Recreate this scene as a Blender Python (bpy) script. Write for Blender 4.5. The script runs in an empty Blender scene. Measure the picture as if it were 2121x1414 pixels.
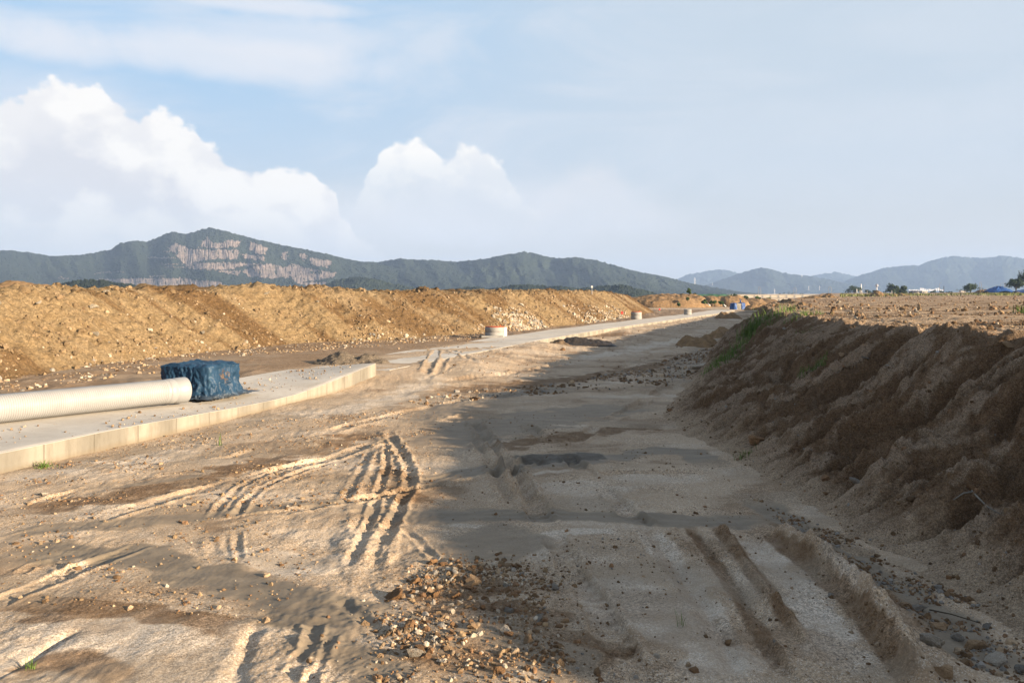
import bpy, math, random
import numpy as np
from mathutils import Vector, Matrix
rng = np.random.default_rng(7); random.seed(7)
C = bpy.context.scene.collection
PI = math.pi
# ---------------------------------------------------------------- surveying: photo pixel -> point on a level z
F, CX, HY, H = 1650.0, 1060.5, 607.0, 2.5
def gp(px, py, z=0.0):
    Y = F*(H-z)/(py-HY); return ((px-CX)/F*Y, Y)
def at(px, py, Y):
    return ((px-CX)/F*Y, Y, H+(HY-py)/F*Y)
def sm(x, a, b):
    t = np.clip((np.asarray(x, float)-a)/(b-a), 0, 1); return t*t*(3-2*t)
# ---------------------------------------------------------------- noise
def _h(ix, iy, s):
    h = (ix.astype(np.int64)*374761393 + iy.astype(np.int64)*668265263 + s*2147483647 + 1013904223) & 0xffffffff
    h = ((h ^ (h >> 13))*1274126177) & 0xffffffff
    h = ((h ^ (h >> 15))*2246822519) & 0xffffffff
    return h ^ (h >> 16)
def pn(x, y, s=0):
    x = np.asarray(x, float); y = np.asarray(y, float); x, y = np.broadcast_arrays(x, y)
    x0 = np.floor(x); y0 = np.floor(y); fx = x-x0; fy = y-y0
    u = fx*fx*fx*(fx*(fx*6-15)+10); v = fy*fy*fy*(fy*(fy*6-15)+10)
    def g(dx, dy):
        a = _h(x0+dx, y0+dy, s)*(2*PI/4294967296.0)
        return np.cos(a)*(fx-dx)+np.sin(a)*(fy-dy)
    a = g(0,0); b = g(1,0); c = g(0,1); d = g(1,1)
    return 1.5*((a+(b-a)*u)*(1-v)+(c+(d-c)*u)*v)
def fbm(x, y, o=4, s=0, gain=.5):
    r = 0; a = 1; f = 1
    for i in range(o):
        r = r + a*pn(np.asarray(x)*f, np.asarray(y)*f, s+i*17); a *= gain; f *= 2.03
    return r
def worley(x, y, s=0):
    x0 = np.floor(x); y0 = np.floor(y); best = np.full(x.shape, 9.0); idv = np.zeros(x.shape)
    for dx in (-1, 0, 1):
        for dy in (-1, 0, 1):
            h = _h(x0+dx, y0+dy, s); px = x0+dx+(h & 0xffff)/65536.0; py = y0+dy+((h >> 16) & 0xffff)/65536.0
            d = (px-x)**2+(py-y)**2; m = d < best
            best = np.where(m, d, best); idv = np.where(m, ((h >> 8) & 0xff)/255.0, idv)
    return np.sqrt(best), idv
# ---------------------------------------------------------------- object helpers
def link(name, me, mat=None, parent=None):
    o = bpy.data.objects.new(name, me); C.objects.link(o)
    if mat is not None and not me.materials: me.materials.append(mat)
    if parent is not None: o.parent = parent
    return o
def tag(o, label=None, cat=None, group=None, kind=None):
    if label: o['label'] = label
    if cat: o['category'] = cat
    if group: o['group'] = group
    if kind: o['kind'] = kind
    return o
def empty(name, loc, rz=0.0):
    o = bpy.data.objects.new(name, None); C.objects.link(o); o.location = loc; o.rotation_euler = (0, 0, rz); return o
def npmesh(name, V, Fc, smooth=True, attrs=None):
    V = np.ascontiguousarray(V, np.float32); Fc = np.ascontiguousarray(Fc, np.int32); n, k = Fc.shape
    me = bpy.data.meshes.new(name); me.vertices.add(len(V)); me.vertices.foreach_set('co', V.ravel())
    me.loops.add(n*k); me.loops.foreach_set('vertex_index', Fc.ravel())
    me.polygons.add(n); me.polygons.foreach_set('loop_start', np.arange(0, n*k, k, dtype=np.int32))
    me.polygons.foreach_set('loop_total', np.full(n, k, np.int32))
    me.polygons.foreach_set('use_smooth', np.full(n, bool(smooth)))
    for an, arr in (attrs or {}).items():
        a = me.attributes.new(an, 'FLOAT_COLOR', 'POINT'); arr = np.asarray(arr, np.float32)
        if arr.shape[1] == 3: arr = np.concatenate([arr, np.ones((len(arr), 1), np.float32)], 1)
        a.data.foreach_set('color', np.ascontiguousarray(arr).ravel())
    me.update(calc_edges=True); return me
def grid_faces(nr, nc, wrap=False):
    i = np.arange(nr-1)[:, None]; j = np.arange(nc if wrap else nc-1)[None, :]; j2 = (j+1) % nc
    return np.stack([i*nc+j, i*nc+j2, (i+1)*nc+j2, (i+1)*nc+j], -1).reshape(-1, 4)
class MB:
    def __init__(s): s.v = []; s.f = []
    def box(s, c, d, rz=0, taper=1.0):
        b = len(s.v); cr, sr = math.cos(rz), math.sin(rz)
        for z in (-.5, .5):
            t = taper if z > 0 else 1
            for x, y in ((-.5,-.5),(.5,-.5),(.5,.5),(-.5,.5)):
                X, Y = x*d[0]*t, y*d[1]*t; s.v.append((c[0]+X*cr-Y*sr, c[1]+X*sr+Y*cr, c[2]+z*d[2]))
        s.f += [(b+3,b+2,b+1,b),(b+4,b+5,b+6,b+7)]+[(b+i, b+(i+1)%4, b+4+(i+1)%4, b+4+i) for i in range(4)]; return s
    def tube(s, pts, rad, n=8, cap=True):
        b = len(s.v); pts = [Vector(p) for p in pts]
        if not hasattr(rad, '__len__'): rad = [rad]*len(pts)
        for i, p in enumerate(pts):
            t = (pts[min(i+1, len(pts)-1)]-pts[max(i-1, 0)]).normalized()
            u = t.cross(Vector((0,0,1)) if abs(t.z) < .9 else Vector((1,0,0))).normalized(); w = t.cross(u)
            for k in range(n):
                a = 2*PI*k/n; s.v.append(tuple(p+(u*math.cos(a)+w*math.sin(a))*rad[i]))
        for i in range(len(pts)-1):
            for k in range(n): s.f.append((b+i*n+k, b+i*n+(k+1)%n, b+(i+1)*n+(k+1)%n, b+(i+1)*n+k))
        if cap: s.f.append(tuple(b+k for k in range(n-1, -1, -1))); s.f.append(tuple(b+(len(pts)-1)*n+k for k in range(n)))
        return s
    def lathe(s, prof, c=(0,0,0), n=32):
        b = len(s.v)
        for r, z in prof:
            for k in range(n): a = 2*PI*k/n; s.v.append((c[0]+r*math.cos(a), c[1]+r*math.sin(a), c[2]+z))
        for i in range(len(prof)-1):
            for k in range(n): s.f.append((b+i*n+k, b+i*n+(k+1)%n, b+(i+1)*n+(k+1)%n, b+(i+1)*n+k))
        return s
    def poly(s, pts): b = len(s.v); s.v += [tuple(p) for p in pts]; s.f.append(tuple(range(b, b+len(pts)))); return s
    def build(s, name, mat, parent=None, smooth=False, bevel=0):
        me = bpy.data.meshes.new(name); me.from_pydata(s.v, [], s.f); me.update()
        if smooth: me.polygons.foreach_set('use_smooth', [True]*len(me.polygons))
        o = link(name, me, mat, parent)
        if bevel:
            m = o.modifiers.new('bevel', 'BEVEL'); m.width = bevel; m.segments = 2; m.limit_method = 'ANGLE'
        return o
# ---------------------------------------------------------------- node helpers
class NT:
    def __init__(s, tree): s.t = tree; s.n = tree.nodes; s.l = tree.links
    def new(s, typ, **kw):
        n = s.n.new(typ)
        for k, v in kw.items(): setattr(n, k, v)
        return n
    def put(s, sock, v):
        if isinstance(v, bpy.types.NodeSocket): s.l.new(v, sock)
        elif v is not None:
            if sock.type == 'RGBA' and len(v) == 3: v = (*v, 1)
            sock.default_value = v
    def m(s, op, a, b=None, c=None, clamp=False):
        n = s.new('ShaderNodeMath', operation=op, use_clamp=clamp)
        for i, v in enumerate((a, b, c)):
            if v is not None: s.put(n.inputs[i], v)
        return n.outputs[0]
    def sstep(s, x, a, b, lo=0.0, hi=1.0):
        n = s.new('ShaderNodeMapRange', interpolation_type='SMOOTHSTEP')
        s.put(n.inputs['Value'], x); s.put(n.inputs['From Min'], a); s.put(n.inputs['From Max'], b)
        s.put(n.inputs['To Min'], lo); s.put(n.inputs['To Max'], hi); return n.outputs[0]
    def mix(s, f, a, b, mode='MIX'):
        n = s.new('ShaderNodeMix', data_type='RGBA', blend_type=mode, clamp_factor=True)
        s.put(n.inputs[0], f); s.put(n.inputs[6], a); s.put(n.inputs[7], b); return n.outputs[2]
    def noise(s, vec, scale, detail=4, rough=.55, dist=0, out=0):
        n = s.new('ShaderNodeTexNoise')
        if vec is not None: s.put(n.inputs['Vector'], vec)
        n.inputs['Scale'].default_value = scale; n.inputs['Detail'].default_value = detail
        n.inputs['Roughness'].default_value = rough; n.inputs['Distortion'].default_value = dist; return n.outputs[out]
    def voro(s, vec, scale, out='Color', feature='F1'):
        n = s.new('ShaderNodeTexVoronoi', feature=feature); s.put(n.inputs['Vector'], vec); n.inputs['Scale'].default_value = scale
        return n.outputs[out]
    def comb(s, x, y, z):
        n = s.new('ShaderNodeCombineXYZ')
        for i, v in enumerate((x, y, z)): s.put(n.inputs[i], v)
        return n.outputs[0]
    def sep(s, v):
        n = s.new('ShaderNodeSeparateXYZ'); s.put(n.inputs[0], v); return n.outputs
    def mapv(s, v, scale=(1,1,1), rot=(0,0,0)):
        n = s.new('ShaderNodeMapping'); s.put(n.inputs[0], v); n.inputs['Scale'].default_value = scale; n.inputs['Rotation'].default_value = rot
        return n.outputs[0]
    def attr(s, name):
        n = s.new('ShaderNodeAttribute', attribute_name=name); return n.outputs['Color']
    def bump(s, h, strength, dist, normal=None):
        n = s.new('ShaderNodeBump'); s.put(n.inputs['Height'], h); n.inputs['Strength'].default_value = strength
        n.inputs['Distance'].default_value = dist
        if normal is not None: s.put(n.inputs['Normal'], normal)
        return n.outputs[0]
def material(name, rough=.9, spec=.2):
    m = bpy.data.materials.new(name); m.use_nodes = True; t = NT(m.node_tree); b = t.n['Principled BSDF']
    b.inputs['Roughness'].default_value = rough; b.inputs['Specular IOR Level'].default_value = spec
    return m, t, b
def simple(name, col, rough=.8, var=.25, scale=6, spec=.25, bumps=.15):
    m, t, b = material(name, rough, spec); co = t.new('ShaderNodeTexCoord').outputs['Object']
    n = t.noise(co, scale, 6, .6)
    f = t.sstep(n, .25, .75, 1-var, 1+var)
    c = t.mix(1, (*col, 1), t.comb(f, f, f), 'MULTIPLY'); t.put(b.inputs['Base Color'], c)
    if bumps: t.put(b.inputs['Normal'], t.bump(n, bumps, .02))
    return m
M = {}
# ground: zone.r = smooth grey silt, zone.g = brown gritty plus shade painted on the right rut ridge's left face, zone.b = pale bleached grit
def ground_mat():
    m, t, b = material('earth', .95, .1); co = t.new('ShaderNodeTexCoord').outputs['Object']
    z = t.sep(t.attr('zone'))
    big = t.noise(co, .7, 5, .6); mid = t.noise(co, 5, 5, .65); fine = t.noise(co, 45, 4, .7)
    base = t.mix(t.sstep(big, .35, .65), (.410,.305,.205), (.325,.235,.152))
    base = t.mix(t.sstep(mid, .5, .8, 0, .35), base, (.24,.16,.095))
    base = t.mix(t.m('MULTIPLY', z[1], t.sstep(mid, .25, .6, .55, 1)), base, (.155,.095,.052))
    base = t.mix(t.m('MULTIPLY', z[2], t.sstep(mid, .3, .55, .4, 1)), base, (.47,.385,.295))
    silt = t.mix(t.sstep(t.noise(t.mapv(co, (1, 3, 1)), 1.6, 4, .6, .6), .35, .65), (.205,.165,.118), (.160,.128,.092))
    dampness = t.mix(z[0], (0,0,0), (1,1,1)); base = t.mix(dampness, base, silt); base = t.mix(t.sstep(z[0], 1.0, 1.5), base, (.085,.068,.05))
    cell = t.sep(t.voro(co, 62, 'Color')); cell2 = t.sep(t.voro(co, 140, 'Color'))
    sp = t.m('MULTIPLY', t.sstep(cell[0], 0, 1, .74, 1.26), t.sstep(cell2[1], 0, 1, .74, 1.28))
    sp = t.m('ADD', t.m('MULTIPLY', t.m('SUBTRACT', sp, 1.0), t.m('MULTIPLY', t.sstep(z[0], 0, 1, 1, .16), t.sstep(t.noise(co, 1.1, 4, .6), .38, .62, .35, 1.25))), 1.0)
    white = t.m('MULTIPLY', t.sstep(cell2[2], .86, .9), t.m('MULTIPLY', t.sstep(z[0], 0, .7, .6, 0), t.sstep(z[1], .1, .7, 1, .15)))
    base = t.mix(1, base, t.comb(sp, sp, sp), 'MULTIPLY'); base = t.mix(white, base, (.62,.56,.48))
    t.put(b.inputs['Base Color'], base)
    t.put(b.inputs['Roughness'], t.sstep(z[0], 0, 1, .97, .62))
    hgt = t.m('ADD', t.m('MULTIPLY', fine, .5), t.m('MULTIPLY', cell[1], .5))
    nb = t.new('ShaderNodeBump'); t.put(nb.inputs['Height'], hgt); t.put(nb.inputs['Strength'], t.sstep(z[0], 0, 1, .75, .18)); nb.inputs['Distance'].default_value = .015
    t.put(b.inputs['Normal'], nb.outputs[0])
    return m
# bank: zone.r = cohesive brown soil, zone.g = plateau ochre crumbs
def bank_mat():
    m, t, b = material('bank_soil', .97, .08); co = t.new('ShaderNodeTexCoord').outputs['Object']
    z = t.sep(t.attr('zone'))
    mid = t.noise(co, 4, 6, .65); fine = t.noise(co, 38, 5, .7)
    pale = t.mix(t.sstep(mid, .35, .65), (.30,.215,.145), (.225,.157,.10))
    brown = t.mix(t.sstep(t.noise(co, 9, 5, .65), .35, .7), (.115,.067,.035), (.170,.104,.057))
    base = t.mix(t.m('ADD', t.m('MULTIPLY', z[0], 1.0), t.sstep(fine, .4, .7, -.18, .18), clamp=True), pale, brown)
    och = t.mix(t.sstep(mid, .45, .68), (.36,.265,.18), (.22,.145,.085))
    base = t.mix(z[1], base, och); base = t.mix(z[2], base, t.mix(t.sstep(mid, .35, .65), (.385,.285,.19), (.30,.215,.138)))
    cell = t.sep(t.voro(co, 70, 'Color')); c2 = t.sep(t.voro(co, 190, 'Color'))
    sp = t.m('MULTIPLY', t.sstep(cell[0], 0, 1, .74, 1.26), t.sstep(c2[1], 0, 1, .70, 1.32))
    base = t.mix(1, base, t.comb(sp, sp, sp), 'MULTIPLY')
    base = t.mix(t.m('MULTIPLY', t.sstep(c2[2], .9, .93), t.sstep(z[0], 0, 1, .7, .25)), base, (.42,.36,.29))
    t.put(b.inputs['Base Color'], base)
    hgt = t.m('ADD', t.m('MULTIPLY', fine, .6), t.m('MULTIPLY', cell[1], .4))
    t.put(b.inputs['Normal'], t.bump(t.m('ADD', hgt, t.m('MULTIPLY', t.noise(co, 13, 5, .7), 1.6)), 1.0, .035)); return m
def berm_mat():
    m, t, b = material('berm_soil', .97, .06); co = t.new('ShaderNodeTexCoord').outputs['Object']
    z = t.sep(t.attr('zone'))
    mid = t.noise(co, 2.2, 6, .68); fine = t.noise(co, 22, 5, .7)
    base = t.mix(t.sstep(mid, .35, .68), (.20,.142,.078), (.165,.112,.058))
    base = t.mix(z[0], base, (.092,.052,.023)); base = t.mix(z[1], base, (.20,.145,.085))
    cell = t.sep(t.voro(co, 14, 'Color')); c2 = t.sep(t.voro(co, 34, 'Color'))
    sp = t.m('MULTIPLY', t.sstep(cell[0], 0, 1, .80, 1.2), t.sstep(c2[1], 0, 1, .80, 1.2))
    base = t.mix(1, base, t.comb(sp, sp, sp), 'MULTIPLY'); t.put(b.inputs['Base Color'], base)
    hgt = t.m('ADD', t.m('MULTIPLY', fine, .7), t.m('MULTIPLY', cell[1], .3))
    t.put(b.inputs['Normal'], t.bump(hgt, .7, .05)); return m
def stone_mat():
    m, t, b = material('stones', .9, .2); co = t.new('ShaderNodeTexCoord').outputs['Object']
    f = t.sstep(t.noise(co, 30, 5, .7), .25, .75, .65, 1.35)
    t.put(b.inputs['Base Color'], t.mix(1, t.attr('tint'), t.comb(f, f, f), 'MULTIPLY'))
    t.put(b.inputs['Normal'], t.bump(t.noise(co, 60, 4, .7), .5, .01)); return m
def rock_mat(name, col, dirt=(.2,.12,.06)):
    m, t, b = material(name, .9, .2); tc = t.new('ShaderNodeTexCoord'); co = tc.outputs['Object']
    oi = t.new('ShaderNodeObjectInfo').outputs['Random']
    cc = t.mix(t.sstep(t.noise(co, 2.2, 5, .65), .35, .7), (*col, 1), tuple(.6*c+.4*d for c, d in zip(col, dirt)))
    f = t.m('MULTIPLY', t.sstep(t.noise(co, 9, 6, .75), .25, .75, .6, 1.4), t.sstep(oi, 0, 1, .78, 1.22))
    t.put(b.inputs['Base Color'], t.mix(1, cc, t.comb(f, f, f), 'MULTIPLY'))
    t.put(b.inputs['Normal'], t.bump(t.noise(co, 7, 7, .75), .6, .12)); return m
def concrete_mat():
    m, t, b = material('concrete', .85, .25); co = t.new('ShaderNodeTexCoord').outputs['Object']
    uv = t.sep(t.attr('sl')); s, l, face = uv[0], uv[1], uv[2]
    n1 = t.noise(co, .9, 6, .65); n2 = t.noise(co, 12, 6, .7)
    top = t.mix(t.sstep(n1, .35, .65), (.50,.455,.39), (.42,.375,.315))
    top = t.mix(t.sstep(n2, .55, .8, 0, .5), top, (.24,.18,.12))
    cw = t.comb(t.m('MULTIPLY', s, 6), t.m('MULTIPLY', l, 1.2), 0)
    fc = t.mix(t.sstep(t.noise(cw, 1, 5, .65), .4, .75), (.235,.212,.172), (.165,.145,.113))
    ph = t.m('FRACT', t.m('MULTIPLY', s, 1/.92)); seam = t.m('LESS_THAN', t.m('ABSOLUTE', t.m('SUBTRACT', ph, .5)), .013)
    blot = t.sstep(t.noise(t.comb(t.m('MULTIPLY', s, 1/.92), 3.3, 0), 1.0, 1), .38, .62, .74, 1.12)
    fc = t.mix(1, fc, t.comb(blot, blot, blot), 'MULTIPLY'); fc = t.mix(t.m('MULTIPLY', seam, .6), fc, (.08,.068,.05))
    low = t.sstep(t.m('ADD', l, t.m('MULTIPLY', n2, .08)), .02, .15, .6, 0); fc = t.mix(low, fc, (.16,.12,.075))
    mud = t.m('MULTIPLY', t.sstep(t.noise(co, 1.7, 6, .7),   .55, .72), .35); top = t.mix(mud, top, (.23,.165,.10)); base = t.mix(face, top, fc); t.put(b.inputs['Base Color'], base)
    t.put(b.inputs['Normal'], t.bump(n2, .25, .02)); return m
def forest_mat():
    m, t, b = material('forest', .95, .05); co = t.new('ShaderNodeTexCoord').outputs['Object']
    a = t.sep(t.attr('zone'))
    g = t.mix(a[1], (.016,.023,.020), (.030,.040,.026))
    g = t.mix(t.sstep(t.noise(co, .02, 5, .6), .4, .65, 0, .6), g, (.020,.028,.020))
    rk = t.mix(t.sstep(t.noise(t.mapv(co, (.09, .05, .12)), 1, 6, .7), .38, .62), (.215,.172,.148), (.150,.124,.106))
    rk = t.mix(t.sstep(t.noise(t.mapv(co, (.5, .5, 1.2)), .13, 5, .7), .54, .70, 0, .75), rk, (.07,.07,.05))
    t.put(b.inputs['Base Color'], t.mix(a[0], g, rk)); return m
M['ground'] = ground_mat(); M['bank'] = bank_mat(); M['berm'] = berm_mat(); M['stone'] = stone_mat()
M['concrete'] = concrete_mat(); M['forest'] = forest_mat()
M['rust'] = rock_mat('rust_rock', (.19,.105,.05)); M['tan'] = rock_mat('tan_rock', (.30,.20,.115)); M['pale'] = rock_mat('pale_rock', (.40,.345,.275), (.3,.22,.14)); M['grey'] = rock_mat('grey_rock', (.20,.185,.16))
M['bermrock'] = rock_mat('berm_rock', (.21,.145,.08), (.16,.1,.045)); M['whiterock'] = rock_mat('white_rock', (.28,.24,.185), (.26,.19,.11))
M['pipe'] = simple('white_plastic', (.262,.258,.252), .45, .08, 3, .4, 0)
M['bluetarp'] = None
M['ring'] = simple('precast_concrete', (.26,.245,.225), .85, .15, 5)
M['orange'] = simple('orange_plastic', (.42,.075,.02), .6, .15); M['red'] = simple('red_paint', (.5,.02,.015), .6, .1)
M['white'] = simple('white_paint', (.6,.58,.55), .6, .1); M['steel'] = simple('grey_steel', (.25,.25,.26), .5, .15)
M['dark'] = simple('dark_cloth', (.03,.035,.05), .8, .3); M['wood'] = simple('weathered_wood', (.34,.30,.25), .9, .3, 12)
M['bark'] = simple('bark', (.05,.038,.026), .95, .3); M['mud'] = simple('wet_mud', (.028,.021,.015), .55, .4, 9, .4, .8)
M['gravelheap'] = simple('grey_gravel', (.115,.092,.068), .95, .55, 22, .1, .9)
M['heap'] = simple('heap_soil', (.20,.128,.068), .97, .35, 4, .05, .7); M['darkheap'] = simple('dark_heap_soil', (.12,.085,.055), .97, .35, 5, .05, .8)
M['cream'] = simple('cream_concrete', (.40,.35,.28), .85, .1, .3)
M['greymat'] = simple('grey_panel', (.20,.18,.15), .9, .3)
def leaf(name, a, bcol):
    m, t, b = material(name, .7, .2); oi = t.new('ShaderNodeNewGeometry').outputs['Random Per Island']
    t.put(b.inputs['Base Color'], t.mix(oi, a, bcol)); return m
M['leaf'] = leaf('leaves', (.020,.036,.018), (.050,.075,.030)); M['shrub'] = leaf('shrub_leaves', (.035,.07,.02), (.08,.13,.035))
M['grass'] = leaf('grass_blades', (.060,.110,.018), (.130,.190,.040)); M['netgreen'] = simple('green_net', (.045,.115,.060), .8, .35, 1.2)
M['drygrass'] = leaf('field_grass', (.10,.12,.035), (.17,.17,.06))
def tarp_mat(name, col, rust=True):
    m, t, b = material(name, .5, .25); co = t.new('ShaderNodeTexCoord').outputs['Object']
    n = t.noise(co, 3, 5, .6); c = t.mix(t.sstep(n, .35, .7), (*col, 1), tuple(x*1.5+.008 for x in col))
    wv = t.sep(co); w = t.m('ADD', t.m('SINE', t.m('MULTIPLY', wv[2], 240)), t.m('SINE', t.m('MULTIPLY', t.m('ADD', wv[0], wv[1]), 240)))
    c = t.mix(t.sstep(t.noise(t.mapv(co, (14, 14, 1.5)), 1, 4), .56, .7, 0, .4), c, (.04,.085,.12))
    if rust:
        d = t.new('ShaderNodeVectorMath', operation='DISTANCE'); t.put(d.inputs[0], co); d.inputs[1].default_value = (-.05, -.64, .45)
        k = t.m('MULTIPLY', t.sstep(d.outputs['Value'], .08, .22, 1, 0), t.sstep(t.noise(co, 16, 4), .47, .56)); c = t.mix(k, c, (.085,.055,.035))
        dst = t.sstep(t.m('ADD', wv[2], t.m('MULTIPLY', n, .15)), .06, .2, .45, 0); c = t.mix(dst, c, (.12,.11,.09))
    t.put(b.inputs['Base Color'], c); t.put(b.inputs['Normal'], t.bump(t.noise(co, 11, 5, .7), .35, .03)); return m
M['bluetarp'] = tarp_mat('blue_tarp', (.007,.028,.058)); M['bluetarp2'] = tarp_mat('bright_blue_tarp', (.012,.05,.17), False)

# ================================================================ TERRAIN
# front edge of the concrete slab (plan), foot and brow of the right bank
FLY = np.array([-12,-3,11.06,14.5,18.2,22.2,29.5,38.3,43,48.8,61.7,87.6,105,140]); FLX = np.array([-14.2,-11.2,-7.05,-5.95,-4.95,-3.85,-1.45,1.5,3.3,5.55,11.2,22.6,29.4,42])
_yy = np.linspace(-12, 140, 3041); _xx = np.interp(_yy, FLY, FLX); _k = np.hanning(81); _k /= _k.sum()
_xx = np.convolve(np.pad(_xx, 40, mode='reflect', reflect_type='odd'), _k, 'valid')
def slabx(y): return np.interp(y, _yy, _xx)
def leftd(x, y): return (slabx(y)-x)*.945
BFY = np.array([-6,0,6.0,7.6,8.4,10,11.4,13.2,14.6,17,22.5,30,50,65,85,140,400]); BFX = np.array([5.2,4.6,3.9,3.68,3.56,3.42,3.42,3.25,2.98,3.25,5.0,7.2,13.3,19.2,27,48,150])
BEY = np.array([-6,0,5,9.9,10.9,12.9,16.5,18.5,25,35,50,66,86,140,400]); BEX = np.array([8.2,7.4,6.7,6.35,6.05,6.25,6.85,7.25,8.4,11.2,16.3,22.6,30.6,52,156])
def soft(yk, xk, w=31):
    yy = np.linspace(-6, 150, 1561); xx = np.interp(yy, yk, xk); k = np.hanning(w); k /= k.sum()
    return yy, np.convolve(np.pad(xx, w//2, mode='reflect', reflect_type='odd'), k, 'valid')
_fy, _fx = soft(BFY, BFX, 15); _ey, _ex = soft(BEY, BEX, 25)
def footx(y): return np.where(y < 145, np.interp(y, _fy, _fx), np.interp(y, BFY, BFX)) + .22*pn(np.asarray(y)*.9, 3.1, 5) + .1*pn(np.asarray(y)*2.6, 1.1, 6)
def browx(y): return np.where(y < 145, np.interp(y, _ey, _ex), np.interp(y, BEY, BEX)) + .25*pn(np.asarray(y)*.7, 9.3, 8)*sm(y, 3, 9)

def pl(pts, z=0): return [gp(p[0], p[1], z) for p in pts]
# (photo polyline, depth(-)/height(+) m, half-width m, lip height, lumpiness)
RUTS = [
 ([(795,884),(775,930),(752,985),(735,1042),(722,1110),(700,1172)], .065, .12, 0, .9), ([(770,930),(742,985),(712,1040)], -.05, .07, .02, .5),
 ([(800,890),(826,930),(846,965),(848,1000),(828,1048),(800,1100),(765,1190)], -.085, .08, .05, .7), ([(800,915),(798,970),(780,1030),(755,1100),(712,1185)], -.07, .055, .03, .7), ([(788,915),(790,960),(765,1020)], .05, .10, 0, 1.2),
  ([(816,1095),(804,1150)], -.03, .05, .02, .4),
 ([(834,1086),(870,1120),(914,1166)], -.035, .045, .025, .3), ([(826,1100),(800,1180)], .03, .07, 0, .4),
 ([(975,868),(1015,922),(1050,965),(1085,1010),(1112,1062)], -.22, .11, .12, .5), ([(982,910),(1010,950),(1035,995),(1062,1052)], -.18, .09, .10, .6), ([(1000,900),(1040,960),(1075,1040)], .10, .09, 0, .7),
 ([(690,940),(600,962),(535,988),(475,1030),(432,1078)], -.035, .055, .03, .2), ([(690,952),(600,985),(525,1025),(480,1078)], -.045, .055, .035, .2), ([(690,946),(590,972),(528,1005),(455,1080)], .04, .06, 0, .3),
 ([(418,1108),(428,1150)], .03, .06, 0, .2), ([(488,1100),(492,1130),(498,1160)], -.03, .045, .02, .2), ([(452,1108),(462,1150)], .025, .05, 0, .2),
 ([(528,1288),(512,1340),(488,1400),(478,1440),(470,1500)], -.10, .08, .01, .3), ([(600,1285),(575,1330),(545,1400),(530,1470)], .04, .14, 0, .5),
 ([(650,1290),(640,1340),(600,1414)], -.04, .06, .03, .9), ([(690,1310),(660,1370),(640,1430)], -.04, .05, .03, .9),
 ([(1335,1085),(1385,1150),(1440,1230),(1500,1330),(1540,1420)], -.08, .10, .03, .3), ([(1430,1085),(1480,1150),(1545,1235),(1600,1310)], -.09, .09, .02, .3),
 ([(1380,1085),(1435,1155),(1510,1260)], .07, .09, 0, .5),
 ([(1482,1082),(1530,1140),(1572,1200),(1612,1258),(1655,1312),(1700,1370)], .15, .07, 0, .5), ([(1545,1100),(1620,1180),(1700,1280),(1760,1370),(1800,1440)], -.035, .14, .0, .2),
 ([(1590,1086),(1665,1138),(1735,1190),(1790,1240),(1835,1300),(1880,1370),(1930,1440),(2000,1520)], .27, .14, 0, .35), ([(1640,1100),(1720,1150),(1800,1210),(1870,1280),(1950,1380),(2040,1480)], .13, .22, 0, .3), ([(1655,1130),(1730,1180),(1790,1235),(1850,1300)], .06, .12, 0, .8),
 ([(1820,1150),(1900,1185),(1970,1215),(2040,1250),(2130,1300)], -.04, .12, .02, .3), ([(1990,1195),(2060,1228),(2130,1262)], .10, .05, 0, .5),
 ([(1560,1035),(1680,1095),(1780,1150),(1860,1215),(1960,1300),(2100,1400)], -.05, .30, 0, .4),
 ([(905,738),(895,762),(880,790)], -.10, .14, .05, .3), ([(926,755),(905,785)], -.08, .11, .05, .3), ([(930,738),(965,752),(985,763)], -.08, .12, .05, .3), ([(955,748),(968,758)], -.09, .10, .04, .3),
 ([(1000,735),(1015,742)], -.08, .12, .04, .3), ([(1060,745),(1100,752)], -.06, .15, .04, .4), ([(1100,765),(1160,780)], -.06, .15, .05, .6), ([(1135,770),(1125,782)], -.07, .1, .05, .3),
 ([(870,760),(900,800),(790,830)], .05, .2, 0, .5), ([(1010,765),(1100,775),(1180,770)], .05, .2, 0, .6), ([(880,795),(960,765),(1050,760)], -.04, .1, .03, .5),
 ([(860,1000),(920,986),(975,975),(1085,962)], -.03, .07, .015, .2), ([(1090,965),(1160,970),(1215,960)], -.05, .35, 0, .1),
 ([(840,1060),(1000,1066),(1200,1070),(1400,1078)], -.012, .05, .012, .2), ([(900,1095),(1000,1105),(1120,1110)], .02, .2, 0, .6), ([(1000,980),(1160,1000),(1400,1012)], .015, .2, 0, .5), ([(1100,1170),(1115,1110),(1180,1095),(1280,1100)], .018, .1, 0, .2),
 ([(20,1190),(100,1160),(160,1200)], -.03, .05, .02, .8), ([(280,1132),(400,1175),(480,1200),(560,1240)], .02, .07, 0, .8), ([(250,1225),(420,1255),(600,1285),(740,1300)], -.02, .05, .015, .3),
 ([(-60,1425),(0,1402),(45,1375),(80,1352),(130,1322),(160,1300)], -.10, .05, 0, .9),
 ([(780,860),(860,845),(1000,835)], .03, .25, 0, .3), ([(600,910),(760,880),(900,850)], .03, .18, 0, .5), ([(430,1000),(640,930),(780,890)], .02, .15, 0, .5),
 ([(1180,880),(1330,810),(1420,770)], .05, .25, 0, .8), ([(1240,880),(1310,850),(1340,810)], -.04, .15, .03, .6), ([(1000,880),(1160,830),(1300,800)], -.03, .2, .03, .5),
 ([(1350,750),(1420,710),(1500,690)], .08, .5, 0, 1.0), ([(0,1145),(160,1155),(330,1128)], .015, .08, 0, .1),
 ([(700,1240),(760,1290),(800,1330)], -.03, .06, .02, .6), ([(770,1290),(900,1310),(1000,1330)], .02, .1, 0, .7), ([(980,1290),(1050,1310),(1120,1345),(1180,1414)], .03, .12, 0, .8),
]
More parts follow.
